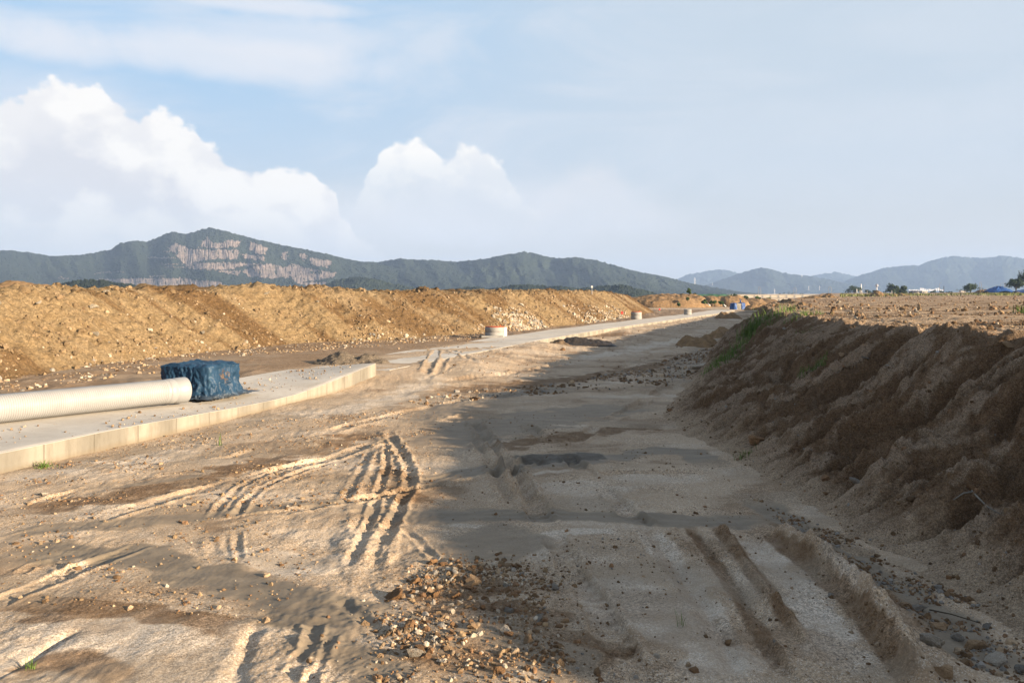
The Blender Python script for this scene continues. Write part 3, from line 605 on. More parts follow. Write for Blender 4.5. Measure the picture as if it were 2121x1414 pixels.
# blue-wrapped generator cart far down the slab
Yc = 108; x0, zb = (1527.5-CX)/F*Yc, H+(HY-640.8)/F*Yc
g = empty('wrapped_generator', (x0, Yc, zb), .35); tag(g, 'boxy machine wrapped in blue sheeting at the far slab end', 'generator')
def blob(name, c, d, seed, mat, parent):
    V, f = tarp_mesh(d[0]/2, d[1]/2, d[2], seed, 80, 20, .05, .06); V = V+np.array(c); link(name, npmesh(name, V, f), mat, parent)
blob('blue_wrap', (-.66, 0, 0), (.42, 1.0, .86), 1, M['bluetarp2'], g); blob('blue_wrap', (.62, 0, 0), (.66, 1.0, .90), 5, M['bluetarp2'], g); blob('grey_cover', (-.06, 0, 0), (.95, .9, .84), 9, M['greymat'], g)
MB().tube([(.62, .1, .8), (.50, .1, 1.32), (.44, .1, 1.42)], [.10, .07, .03], 8).build('blue_flap', M['bluetarp2'], g, True)
for wx in (-.55, .55): MB().lathe([(.001, -.05), (.12, -.05), (.12, .05), (.001, .05)], n=16).build('wheel', M['dark'], g, True).location = (wx, -.42, .05)
for px, py, lb in ((1467, 630, 'white pipe offcut leaning on the green bank, left one'), (1499.5, 631.5, 'white pipe offcut leaning on the green bank, right one')):
    X, Yq, Z = at(px, py, 122); o = MB().tube([(-.26, 0, .25), (.26, -.2, -.25)], .085, 12, True).build('pipe_offcut', M['white'], None, True); o.location = (X, Yq, Z); tag(o, lb, 'pipe offcut', 'white pipe offcuts')
# ================================================================ HEAPS
heap('gravel_heap', 'grey gravel heap on the slab end behind the tarpaulin', 'gravel heap', 636, 818, 729, 761, 25.4, M['gravelheap'], 1.0, 3, None, ((-.25,0,1),(.38,.1,.85),(-.62,0,.5)), .2, 1.0, 80)
heap('mud_heap', 'black wet mud heap in front of the far slab edge', 'mud heap', 1150, 1275, 696, 722, 38.0, M['mud'], .9, 4, None, ((-.3,0,1),(.25,-.2,.6),(.6,-.3,.4)), 0.1, 1.0, 70)
heap('spoil_heap', 'low brown spoil heap against the slab left of the mud', 'spoil heap', 1125, 1190, 702, 726, 37.2, M['darkheap'], .6, 9, None, ((0,0,1),), 0.0)
HG = 'soil heaps on the plateau'
heap('soil_heap', 'steep tan soil heap beside the water tower on the plateau', 'soil heap', 1796, 1846, 602.5, 617, 118, M['heap'], 2.2, 11, HG, ((-.2,0,1),(.35,0,.5)))
heap('soil_heap', 'long lumpy low soil heap under the dark central trees', 'soil heap', 1838, 1885, 607.5, 614, 124, M['heap'], 2, 12, HG, ((-.4,0,.9),(.2,0,1),(.7,0,.7)))
heap('soil_heap', 'brown soil heap with dark top at the left plateau edge', 'soil heap', 1690, 1738, 607.5, 618, 98, M['heap'], 1.8, 13, HG, ((0,0,1),(-.5,0,.6)))
heap('soil_heap', 'wide low soil heap trailing left from the dark-topped one', 'soil heap', 1655, 1705, 612, 619.5, 88, M['heap'], 1.6, 14, HG, ((.2,0,1),(-.4,0,.6)))
heap('soil_heap', 'dark grey soil heap on the brow of the bank', 'soil heap', 1606, 1665, 616.5, 634, 50, M['darkheap'], 1.5, 15, HG, ((-.1,0,1),(.4,0,.6)))
heap('soil_heap', 'dark rounded lump of soil at the bank brow above the grass', 'soil heap', 1620, 1672, 632, 660, 28.5, M['darkheap'], .7, 16, HG, ((0,0,1),(.3,.2,.9)), None, 1.0, 60, None, .6)
heap('soil_heap', 'small soil heap between the two dark lumps', 'soil heap', 1643, 1692, 624.5, 640, 40, M['heap'], 1.0, 17, HG, ((-.2,0,1),(.4,0,.7)))
heap('spoil_heap', 'brown spoil heap across the far slab edge near the blue machine', 'spoil heap', 1478, 1537, 645.5, 656.5, 78, M['heap'], 1.6, 18, None, ((-.3,0,1),(.3,0,.9)), 0.0)
heap('spoil_heap', 'low spoil heap in the shade at the foot of the grassy bank', 'spoil heap', 1462, 1535, 676, 692, 45, M['heap'], 1.6, 19, None, ((0,0,1),), 0.0)
heap('spoil_heap', 'flat spoil heap left of the grassy bank', 'spoil heap', 1400, 1490, 691, 706, 38, M['heap'], 1.6, 20, None, ((-.3,0,.9),(.4,0,1)), 0.0)
heap('earth_mound', 'pale earth mound behind the berm at the far left', 'earth mound', -160, 150, 583, 622, 46, M['heap'], 4, 21, 'earth mounds behind the berm', ((-.4,0,1),(.2,0,.95),(.55,0,.8)), None, .7, 80, None, .5)
heap('earth_mound', 'low pale earth mound behind the berm below the quarry', 'earth mound', 350, 500, 599.5, 620, 60, M['heap'], 4, 22, 'earth mounds behind the berm', ((0,0,1),(.3,0,.9)), None, .6, 60, None, .4)
heap('earth_mound', 'tiny pale earth mound behind the notched berm crest', 'earth mound', 566, 640, 596.5, 620, 66, M['heap'], 3, 23, 'earth mounds behind the berm', ((-.2,0,1),), None, .6, 50, None, .7)
heap('earth_mound', 'distant rilled earth mound with greenery beyond the berm end', 'earth mound', 1290, 1470, 610, 636, 132, M['heap'], 6, 24, 'earth mounds beyond the berm end', ((-.5,0,.85),(0,0,1),(.5,0,.95)), None, .7, 110, None, .35)
heap('earth_mound', 'distant earth mound below the green netting', 'earth mound', 1440, 1548, 612.5, 634, 140, M['heap'], 6, 25, 'earth mounds beyond the berm end', ((-.4,0,1),(.25,0,1),(.6,0,.9)), None, .6, 90, None, .35)
heap('earth_mound', 'farthest low earth mound behind the blue machine', 'earth mound', 1530, 1612, 617, 630, 165, M['heap'], 5, 26, 'earth mounds beyond the berm end', ((-.3,0,1),(.4,0,.9)), None, .6, 60, None, .4)
heap('rubble_ridge', 'low brown rubble ridge beside the blue machine', 'rubble ridge', 1540, 1625, 628.5, 641, 105, M['heap'], 1.6, 27, None, ((-.5,0,.9),(0,0,1),(.5,0,.9)), None, 1.2)
heap('net_cover', 'crumpled green dust netting over the distant stockpile', 'netting', 1420, 1526, 609.5, 622, 147, M['netgreen'], 5, 28, None, ((-.5,0,1),(0,0,.97),(.5,0,1)), None, .8, 90, None, .35)
# blue sheeted stockpiles on the plateau
def sheeted(px0, px1, yt, yb, Y, label, seed):
    x0, x1 = (px0-CX)/F*Y, (px1-CX)/F*Y; z = H+(HY-yb)/F*Y; h = (yb-yt)/F*Y; o = empty('sheeted_stockpile', ((x0+x1)/2, Y, z)); tag(o, label, 'stockpile', 'blue sheeted stockpiles')
    n = 70; u = np.linspace(-1, 1, n); U, W = np.meshgrid(u, u, indexing='ij'); a = np.arctan2(W, U+.1); q = np.clip(1-np.hypot(U+.1, W*.9), 0, 1)
    zz = h*(q**.75*1.0)*(1+.10*np.sin(a*9+seed))+h*.07*fbm(U*6+seed, W*6, 3, 430)*sm(q, 0, .2); zz = np.where(q <= 0, -.2, zz)
    link('blue_sheet', npmesh('blue_sheet', np.stack([(U*(x1-x0)/2).ravel(), (W*(x1-x0)*.35).ravel(), zz.ravel()], 1), grid_faces(n, n)), M['bluetarp2'], o)
    MB().tube([(.1*k-.9, -.30*(x1-x0)*abs(1-.2*k)*.6-.4, h*.25+.1*k*.1) for k in range(8)], .04, 5).build('weight_rope', M['white'], o, True)
sheeted(2041, 2102, 592.5, 605, 200, 'bright blue sheeted stockpile like a low tent on the plateau', 2.0); sheeted(2104, 2190, 596.5, 605, 190, 'blue sheeted stockpile cut by the right picture edge', 5.0)
heap('debris_heap', 'brown debris heap left of the blue sheeted stockpile', 'debris heap', 2020, 2052, 599, 606.5, 205, M['heap'], 2.5, 31, None, ((-.4,0,.8),(.2,0,1)), None, 1.5)

# ================================================================ STONES
def ico(sub):
    import bmesh
    bm = bmesh.new(); bmesh.ops.create_icosphere(bm, subdivisions=sub, radius=1); bm.verts.ensure_lookup_table()
    V = np.array([v.co[:] for v in bm.verts]); Fc = np.array([[v.index for v in f.verts] for f in bm.faces]); bm.free(); return V, Fc
def rockV(V, seed, cuts=11, rough=.10):
    r = np.random.default_rng(seed); V = V.copy()
    for _ in range(cuts):
        n = r.normal(size=3); n /= np.linalg.norm(n); c = r.uniform(.42, .82); d = V@n; V = V-np.outer(np.maximum(0, d-c), n)
    V = V*(1+rough*(fbm(V[:, 0]*2+seed, V[:, 1]*2+V[:, 2]*1.7, 3, 500)[:, None]))
    V = V*np.array([1, r.uniform(.68, .95), r.uniform(.55, .85)]); return V/np.abs(V).max()
IV3, IF3 = ico(4); IV1, IF1 = ico(2)
ROCKS = {}
for key in ('rust', 'tan', 'pale', 'grey', 'bermrock', 'whiterock'):
    ROCKS[key] = []
    for i in range(5):
        me = npmesh('stone', rockV(IV3, 31*i+len(key)*7, 12, .16), IF3, False); me.materials.append(M[key]); ROCKS[key].append(me)
SM = [rockV(IV1, 900+i, 8, .2) for i in range(14)]
def rotm(r):
    q = r.normal(size=4); q /= np.linalg.norm(q); w, x, y, z = q
    return np.array([[1-2*(y*y+z*z), 2*(x*y-z*w), 2*(x*z+y*w)], [2*(x*y+z*w), 1-2*(x*x+z*z), 2*(y*z-x*w)], [2*(x*z-y*w), 2*(y*z+x*w), 1-2*(x*x+y*y)]])
def surf(x, y):
    x = np.atleast_1d(x); y = np.atleast_1d(y); return np.maximum(ground_z(x, y), bank_z(x, y))
TINT = {'rust': (.175,.10,.052), 'tan': (.28,.20,.125), 'pale': (.36,.30,.225), 'grey': (.20,.18,.155), 'brown': (.13,.08,.042), 'ochre': (.23,.155,.085), 'berm': (.175,.12,.066), 'white': (.31,.27,.21)}
def stones(name, label, cat, pts, size, tints, seed, sink=.25):
    """one 'stuff' object: pts (n,3), size (n,)"""
    r = np.random.default_rng(seed); n = len(pts); nv = len(IV1); V = np.empty((n*nv, 3), np.float32); T = np.empty((n*nv, 3), np.float32); keys = list(tints); pr = np.array([tints[k] for k in keys], float); pr /= pr.sum()
    ch = r.choice(len(keys), n, p=pr)
    for i in range(n):
        s = size[i]; V[i*nv:(i+1)*nv] = SM[i % 14]@rotm(r).T*s+pts[i]+np.array([0, 0, s*(.5-sink)])
        T[i*nv:(i+1)*nv] = np.array(TINT[keys[ch[i]]])*r.uniform(.7, 1.3)
    Fc = (IF1[None]+np.arange(n)[:, None, None]*nv).reshape(-1, 3); me = npmesh(name, V, Fc, False, {'tint': T})
    return tag(link(name, me, M['stone']), label, cat, kind='stuff')
def in_poly(x, y, P):
    r = np.zeros(x.shape, bool); j = len(P)-1
    for i in range(len(P)):
        xi, yi = P[i]; xj, yj = P[j]
        c = ((yi > y) != (yj > y)) & (x < (xj-xi)*(y-yi)/((yj-yi) if yj != yi else 1e-9)+xi); r ^= c; j = i
    return r
def scatter_poly(pix, n, seed, z=0.0, clump=1.0, sc=1.0):
    r = np.random.default_rng(seed); P = [gp(px, py, z) for px, py in pix]; xs = [p[0] for p in P]; ys = [p[1] for p in P]; out = np.zeros((0, 2))
    while len(out) < n:
        m = 4000; x = r.uniform(min(xs), max(xs), m); y = r.uniform(min(ys), max(ys), m); k = in_poly(x, y, P)
        if clump: k &= (fbm(x*sc, y*sc*1.5, 3, seed) + r.normal(0, .25, m)) > (-.15+.25*clump)
        out = np.concatenate([out, np.stack([x, y], 1)[k]])
    return out[:n]
def lognorm(r, n, med, sig, hi): return np.minimum(med*np.exp(r.normal(0, sig, n)), hi)
RUB = [(870,1175),(960,1160),(1080,1165),(1175,1200),(1120,1260),(1140,1320),(1230,1420),(1420,1440),(760,1440),(800,1330),(770,1290),(800,1230)]
r = np.random.default_rng(5)
def put(name, xy, size, tints, label, cat, seed, sink=.5):
    z = surf(xy[:, 0], xy[:, 1]); return stones(name, label, cat, np.stack([xy[:, 0], xy[:, 1], z], 1), size, tints, seed, sink)
put('rubble', scatter_poly(RUB, 4200, 11, 0, .35, 1.2)+np.random.default_rng(3).normal(0, .28, (4200, 2))*np.random.default_rng(4).uniform(0, 1, (4200, 1))**2, lognorm(r, 4200, .0085, .65, .036), {'rust': 3, 'brown': 4, 'ochre': 2, 'tan': 2, 'pale': 1.4, 'grey': .8}, 'fine rusty rubble spread over the foreground wash', 'rubble', 12)
put('gravel', scatter_poly([(0,960),(300,900),(650,860),(900,850),(900,1000),(700,1100),(560,1290),(0,1240)], 5200, 21, 0, .8, .8), lognorm(r, 5200, .0085, .6, .04), {'rust': 2, 'brown': 3, 'ochre': 2, 'tan': 3, 'pale': .3}, 'scattered small gravel over the sunlit flat', 'gravel', 22)
put('gravel', scatter_poly([(1000,1160),(1500,1050),(1700,1090),(2121,1330),(2121,1440),(1150,1440)], 1100, 31, 0, .8, 1.2), lognorm(r, 1100, .007, .55, .03), {'brown': 4, 'rust': 2, 'tan': 2, 'grey': 1}, 'small dark gravel over the shaded foreground', 'gravel', 32)
put('gravel', scatter_poly([(1540,1020),(1700,1085),(1900,1185),(2121,1290),(2121,1420),(2000,1370),(1850,1250),(1720,1150)], 1400, 41, 0, .5, 1.5), lognorm(r, 1400, .012, .55, .045), {'brown': 3, 'rust': 2, 'tan': 1, 'grey': 2}, 'dark stones along the wash at the bank foot', 'gravel', 42)
STRIP = [(820,838),(930,812),(1080,800),(1180,790),(1290,770),(1380,745),(1480,715),(1490,735),(1440,790),(1330,800),(1200,812),(1050,822),(900,840)]
put('rubble', scatter_poly(STRIP, 2000, 51, 0, .4, .6), lognorm(r, 2000, .026, .55, .10), {'brown': 4, 'rust': 2, 'tan': 2, 'grey': 2, 'pale': .8}, 'strip of dark rubble crossing the middle of the track', 'rubble', 52)
put('gravel', scatter_poly([(700,870),(1380,850),(1500,960),(1540,1050),(1000,1160),(850,1040)], 800, 61, 0, 1.0, .7), lognorm(r, 800, .009, .55, .035), {'brown': 5, 'rust': 2, 'tan': 1}, 'fine brown crumbs over the shaded middle ground', 'gravel', 62)
put('gravel', scatter_poly([(800,735),(1120,705),(1400,670),(1520,650),(1480,690),(1300,760),(950,800)], 900, 71, 0, .8, .4), lognorm(r, 900, .022, .5, .08), {'brown': 4, 'tan': 3, 'rust': 1}, 'loose stones on the sunlit track beyond the rubble strip', 'gravel', 72)
dq = scatter_poly([(0,930),(300,880),(600,818),(760,762),(660,757),(510,790),(400,835),(0,890)], 420, 95, .29, .3, .9); kz = np.array([.285+ (ramp(b)-.285)*(1-float(sm(leftd(a, b)/2.75, 0, 1))) for a, b in dq]); kd = np.array([float(leftd(a, b)) for a, b in dq]); kq = (kd > .05) & (kd < 2.6)
stones('gravel', 'crumbs of dirt and grit lying on the concrete slab', 'gravel', np.stack([dq[:, 0], dq[:, 1], kz], 1)[kq], lognorm(r, 420, .011, .6, .04)[kq], {'brown': 3, 'tan': 3, 'ochre': 2, 'pale': 1}, 96, .2)
# plateau crumbs
m = 18000; u = r.uniform(0, 1, m); yy = 8*(16.0**u)/1.0; yy = yy[yy < 110]; xx = browx(yy)+r.uniform(0, 1, len(yy))**1.2*(yy*.75)+.05
k = fbm(xx*.16, yy*.55, 4, 85)+r.normal(0, .16, len(xx)) > .02; xy = np.stack([xx, yy], 1)[k][:7500]
put('clods', xy, lognorm(r, len(xy), .014, .6, .06)*np.clip(xy[:, 1]/14, .8, 2.2), {'brown': 4, 'rust': 2.5, 'ochre': 2.5, 'tan': 2, 'pale': .5}, 'crumbly ochre clods and stones on the plateau', 'clods', 82, .2)
yy = 6*(34/6)**r.uniform(0, 1, 4200); tq = r.uniform(0, 1, 4200); xx = footx(yy)+(browx(yy)-footx(yy))*tq
put('clods', np.stack([xx, yy], 1), lognorm(r, 4200, .011, .6, .06), {'brown': 7, 'rust': 2, 'grey': .6}, 'small brown clods stuck to the bank face', 'clods', 83, .4)
def bermput(name, n, smin, smax, fr, size, tints, label, seed, cl=.1, sink=.35):
    rr = np.random.default_rng(seed); s = rr.uniform(smin, smax, n*4); q = fr(rr, n*4); k = fbm(s*.6, q*.9, 3, seed)+rr.normal(0, .25, n*4) > cl; s, q = s[k][:n], q[k][:n]
    fx, fy, z, *_ = berm_pt(s, q); return stones(name, label, 'rubble', np.stack([fx, fy, z], 1), size(rr, len(s)), tints, seed+1, sink)
def sy(y): return float(np.interp(y, bpy_, sg))
bermput('rubble', 5200, sy(15), sy(70), lambda q, n: q.uniform(.0, 3.9, n), lambda q, n: lognorm(q, n, .032, .6, .13), {'berm': 10, 'ochre': 2, 'tan': 1, 'pale': .25, 'brown': 1}, 'small stones embedded all over the orange berm face', 600)
bermput('rubble', 2200, sy(15), sy(52), lambda q, n: np.abs(q.normal(-.1, .55, n))-.4, lambda q, n: lognorm(q, n, .042, .55, .13), {'berm': 5, 'tan': 3, 'pale': .8, 'white': .3, 'grey': .7}, 'broken stones gathered along the berm foot', 620, .0)
for a, b_, sd in ((sy(47.5), sy(52), 640), (sy(59), sy(77), 650)):
    bermput('rubble', 700, a, b_, lambda q, n: np.clip(np.abs(q.normal(0, .85, n)), 0, 1.9), lambda q, n: lognorm(q, n, .075, .4, .17), {'white': 3, 'pale': 4, 'tan': 3, 'grey': 1.5}, 'spill of pale broken rock on the %s berm foot' % ('middle' if sd == 640 else 'far'), sd, -.2, .25)
dq = scatter_poly([(0,812),(330,770),(330,750),(700,725),(1000,700),(1010,690),(620,716),(300,745),(0,795)], 1600, 91, .25, .3, .6)
put('gravel', dq, lognorm(r, len(dq), .028, .55, .10), {'brown': 2, 'tan': 3, 'ochre': 2, 'pale': 1.2, 'grey': 1}, 'rough gravel on the strip between berm and slab', 'gravel', 92)
# ---- individual stones
WORD = {'rust': 'rust-brown', 'tan': 'tan', 'pale': 'pale', 'grey': 'grey', 'bermrock': 'tan', 'whiterock': 'whitish'}
ncnt = [0]
def rock(x, y, z, s, key, label, group=None, rz=None, sq=(1, 1, 1), tilt=.5, name='stone'):
    o = bpy.data.objects.new(name, ROCKS[key][ncnt[0] % 5]); ncnt[0] += 1; C.objects.link(o); o.location = (x, y, z)
    o.scale = (s*sq[0], s*sq[1], s*sq[2]); o.rotation_euler = (random.uniform(-tilt, tilt), random.uniform(-tilt, tilt), random.uniform(0, 6.28) if rz is None else rz)
    return tag(o, label, 'stone', group)
# named ones: px, py(base), half width px, kind, label
for px, py, hw, key, lb, sq in (
 (980,1300,17,'tan','blocky tan stone upper right of the largest foreground rubble',(1,.8,.75)), (1048,1308,14,'pale','pale rounded stone right of the blocky tan one',(1,.9,.8)), (862,1206,13,'rust','dark brown stone at the top left of the rubble wash',(1,.8,.8)),
 (901,1234,11,'rust','rust-brown cube-like stone in the upper rubble wash',(1,.9,1)), (855,1356,19,'grey','grey-brown pitted stone, left in the lower rubble wash',(1,.8,.9)), (1030,1392,17,'rust','tall brown stone standing at the bottom of the rubble wash',(.9,.8,1.1)),
 (916,1372,12,'pale','pale yellowish stone between the pitted and the tall stone',(1,.9,.9)), (998,1260,9,'rust','orange-brown square stone mid rubble wash',(1,.9,.9)), (1052,1224,13,'rust','flat dark stone at the shaded edge of the rubble wash',(1,.9,.6)),
 (918,1170,9,'rust','lone brown stone casting a shadow above the rubble wash',(1,.9,.8)), (1072,1172,11,'rust','dark stone at the upper right tip of the rubble wash',(1,.7,.6)), (1117,1282,14,'grey','dark stone in shade right of the rubble wash',(1,.8,.7)),
 (1360,1360,8,'pale','lone pale stone on the shaded gravel at bottom',(1,.9,1)), (1440,1388,13,'rust','dark reddish clod at the bottom edge of the shade',(1,.9,.7)), (90,1025,9,'pale','single pale stone on the left sunlit flat',(1,.8,.7)),
 (1922,1335,28,'pale','big whitish boulder on the right rut ridge',(1,.8,.95)), (1940,1298,22,'tan','flat tan boulder above the big whitish one',(1,.8,.55)), (1985,1325,19,'grey','dark wedge-shaped slab leaning by the right wash',(1,.5,.9)), (2018,1340,26,'tan','rounded tan boulder half sunk in the right wash',(1,.8,.8)),
 (2065,1372,21,'pale','grey-white boulder near the bottom right corner',(1,.8,.7)), (2112,1388,22,'grey','dark grey boulder cut by the bottom right corner',(1,.9,.7)), (1955,1400,30,'tan','brown crumbling block at the bottom right rut end',(1,.8,.8)), (1895,1262,22,'grey','grey angular slab poking from the right rut ridge',(1,.7,.7)),
 (1872,1255,13,'tan','small tan stone beside the grey angular slab',(1,.8,.8)), (1680,1125,14,'grey','grey stone on the upper end of the right rut ridge',(1,.7,.5)), (1720,1175,13,'grey','grey flat stone midway down the right rut ridge',(1,.7,.5)), (2045,1300,14,'grey','bluish grey stone lying in the right wash',(1,.8,.6)),
 (985,828,12,'rust','brown stone at the left end of the dark rubble strip',(1,.8,.6)), (1166,722,7,'rust','small dark stone before the spoil heap on the track',(1,.9,.9))):
    x, y = gp(px, py, 0); z = float(surf(x, y)[0]); x, y = gp(px, py, z); z = float(surf(x, y)[0]); s = hw/F*y*1.15
    rock(x, y, z+s*.28*sq[2], s, key, lb, None, None, sq, .35, 'boulder' if hw > 18 else 'stone')
def on_bank(px, py):
    for Y in np.arange(4.5, 60, .02):
        X = (px-CX)/F*Y; Z = H+(HY-py)/F*Y
        if float(bank_z(X, Y)) >= Z and Z > -.2: return X, Y, float(bank_z(X, Y))
    return None
for px, py, hw, key, lb, sq in ((1568,915,18,'rust','orange-brown boulder at the foot of the bank',(1,.85,.85)), (2010,1010,14,'rust','round brown stone on the bank above the twigs',(1,.95,.9)), (1790,752,9,'grey','bluish grey flat stone set in the bank face',(1,.5,.4)), (1712,1024,7,'rust','small reddish stone low on the bank',(1,.9,.8)),
 (1745,735,9,'tan','tan crumbling block below the bank brow',(1,.7,.5)), (2090,722,14,'tan','pale clod at the brow near the right edge',(1,.8,.5)), (1775,1000,14,'grey','grey stone in the dark gully near the bank foot',(1,.8,.8))):
    q = on_bank(px, py)
    if q: s = hw/F*q[1]*1.15; rock(q[0], q[1], q[2]+s*.1, s, key, lb, None, None, sq, .4)
x, y = gp(1455, 770, 0); z = float(surf(x, y)[0]); rock(x, y, z+.12, .42, 'pale', 'pale crumbling chunk at the end of the grassy bank foot', None, .5, (1.1, .75, .62), .25, 'boulder')
# rubble wash individuals
pt = scatter_poly(RUB, 105, 101, 0, .3, 1.2)+np.random.default_rng(6).normal(0, .1, (105, 2)); zz = surf(pt[:, 0], pt[:, 1]); kk_ = ['rust', 'rust', 'tan', 'rust', 'pale', 'tan', 'grey']
for i, (x, y) in enumerate(pt):
    s = float(lognorm(r, 1, .032, .42, .085)[0]); key = kk_[i % 7]; big = 'large' if s > .04 else 'small'
    rock(x, y, zz[i]+s*.12, s, key, f'{big} {WORD[key]} angular stone lying among the foreground rubble wash', f'{big} {WORD[key]} stones of the foreground rubble wash')
# plateau individuals
for i in range(62):
    y = float(9*5.2**r.uniform(0, 1)); x = float(browx(y))+.15+float(r.uniform(0, 1))**1.3*y*.62; z = float(bank_z(x, y)); s = float(lognorm(r, 1, .034, .45, .10)[0])*max(.8, min(1.6, y/16)); key = ('rust', 'tan', 'tan', 'pale', 'rust')[i % 5]
    rock(x, y, z+s*.25, s, key, f'{WORD[key]} stone lying loose on top of the plateau', f'{WORD[key]} stones on the plateau')
# berm individuals
def berm_at(px, py):
    best = None
    for Y in np.arange(14, 95, .05):
        X = (px-CX)/F*Y
        if X > 20: continue
        Zr = H+(HY-py)/F*Y; i = int(np.argmin((bpx-X)**2+(bpy_-Y)**2)); rr0 = (X-bpx[i])*nx_[i]+(Y-bpy_[i])*ny_[i]
        if rr0 < -.3 or rr0 > 6: continue
        z = float(berm_pt(sg[i], rr0)[2])
        if z >= Zr: return X, Y, z
    return None
for px, py, hw, key, lb, sq in ((192,638,12,'whiterock','largest pale boulder high on the left berm face',(1,.8,.7)), (50,604,13,'bermrock','tan boulder on the berm crest at far left',(1,.8,.8)), (158,605,11,'bermrock','tan pointed boulder on the berm crest left of the knoll',(1,.8,.8)), (220,608,10,'whiterock','pale boulder on the berm crest under the knoll',(1,.8,.6)), (80,630,9,'whiterock','pale stone left of the largest berm boulder',(1,.7,.6)),
 (200,695,9,'whiterock','squarish pale stone midway down the left berm face',(1,.8,.9)), (170,690,8,'bermrock','tan stone beside the squarish pale stone',(1,.8,.8)), (192,765,11,'bermrock','tan boulder at the berm foot left of the tarpaulin',(1,.9,.8)), (172,780,11,'bermrock','tan boulder with a dark side at the berm foot',(1,.9,.9)), (552,610,7,'whiterock','pale stone under the notched berm crest',(1,.8,.7)), (565,598,7,'bermrock','small tan rock on top of the highest berm crest',(1,.8,.9))):
    q = berm_at(px, py)
    if q: s = hw/F*q[1]*1.1; rock(q[0], q[1], q[2]+s*.2, s, key, lb, None, None, sq, .4, 'boulder' if hw > 10 else 'stone')
for i in range(62):
    s0 = float(r.uniform(sy(15.5), sy(50))); q = float(r.uniform(.3, 3.6)); fx, fy, z, *_ = berm_pt(s0, q); s = float(lognorm(r, 1, .085, .35, .2)[0]); key = 'bermrock' if i % 7 else 'whiterock'
    rock(float(fx), float(fy), float(z)+s*.12, s, key, f'{WORD[key]} stone embedded in the orange berm face', f'{WORD[key]} stones embedded in the berm face')
for i in range(58):
    s0 = float(r.uniform(sy(15.5), sy(47))); q = float(abs(r.normal(0, .4))-.35); fx, fy, z, *_ = berm_pt(s0, q); s = float(lognorm(r, 1, .10, .35, .2)[0]); key = ('whiterock', 'bermrock', 'pale', 'grey')[i % 4] if i % 3 else 'bermrock'
    rock(float(fx), float(fy), float(z)+s*.2, s, key, f'{WORD[key]} broken rock at the foot of the orange berm', f'{WORD[key]} broken rocks along the berm foot')

# ================================================================ PLANTS
def blades(pts, hgt, seed, width=.006, lean=.5, nseg=4):
    r = np.random.default_rng(seed); V = []; Fc = []
    for p in pts:
        h = hgt*r.uniform(.45, 1.15); a = r.uniform(0, 2*PI); ln = lean*r.uniform(.3, 1.4)*h; w = width*r.uniform(.7, 1.3); px, py = -math.sin(a), math.cos(a); b = len(V)
        for k in range(nseg):
            t = k/nseg; o = ln*t*t; ww = w*(1-.6*t)
            V += [(p[0]+math.cos(a)*o-px*ww, p[1]+math.sin(a)*o-py*ww, p[2]+h*(t-.25*t*t*ln/h)-.01), (p[0]+math.cos(a)*o+px*ww, p[1]+math.sin(a)*o+py*ww, p[2]+h*(t-.25*t*t*ln/h)-.01)]
        V.append((p[0]+math.cos(a)*ln, p[1]+math.sin(a)*ln, p[2]+h*(1-.3*ln/h))); V.append(V[-1])
        for k in range(nseg): Fc.append((b+2*k, b+2*k+1, b+2*k+3, b+2*k+2))
    return np.array(V), np.array(Fc)
def grass(loc_pts, hgt, label, seed, width=.006, lean=.5, mat='grass', cat='grass', name='grass_tuft', kind=None):
    V, f = blades(loc_pts, hgt, seed, width, lean); c = V.mean(0); me = npmesh(name, V-c, f, True); o = link(name, me, M[mat]); o.location = c; return tag(o, label, cat, None if kind else 'grass tufts', kind)
def tuft(px, py, n, spread, hgt, label, seed, zf=None, width=.006, lean=.5):
    q = None
    if zf == 'bank': q = on_bank(px, py)
    elif zf == 'slab': q = None
    if q is None:
        x, y = gp(px, py, 0); z = float(surf(x, y)[0]); x, y = gp(px, py, z)
    else: x, y = q[0], q[1]
    rr = np.random.default_rng(seed); P = np.stack([x+rr.normal(0, spread, n), y+rr.normal(0, spread, n)], 1); z = surf(P[:, 0], P[:, 1])
    return grass(np.concatenate([P, z[:, None]], 1), hgt, label, seed, width, lean)
tuft(92, 967, 60, .07, .13, 'low green grass tuft at the foot of the slab face', 1, None, .005, 1.2); tuft(455, 922, 9, .02, .26, 'two tall thin grass blades on the sunlit flat', 2, None, .006, .25); tuft(222, 926, 8, .02, .30, 'thin grass blades before the slab face', 3, None, .004, .2)
tuft(1412, 1296, 10, .02, .16, 'sparse green sprig in the shaded gravel', 4, None, .0025, .4); tuft(1545, 945, 45, .09, .13, 'small grass tuft at the bank foot', 5, 'bank', .004, .7); tuft(60, 1384, 22, .02, .09, 'tiny sprout in the little gully at lower left', 6, None, .003, .5)
tuft(2116, 648, 40, .09, .30, 'leafy green weed on the plateau at the right edge', 7, 'bank', .012, .6); tuft(168, 748, 1, .01, .05, 'tiny weed', 8) if False else None
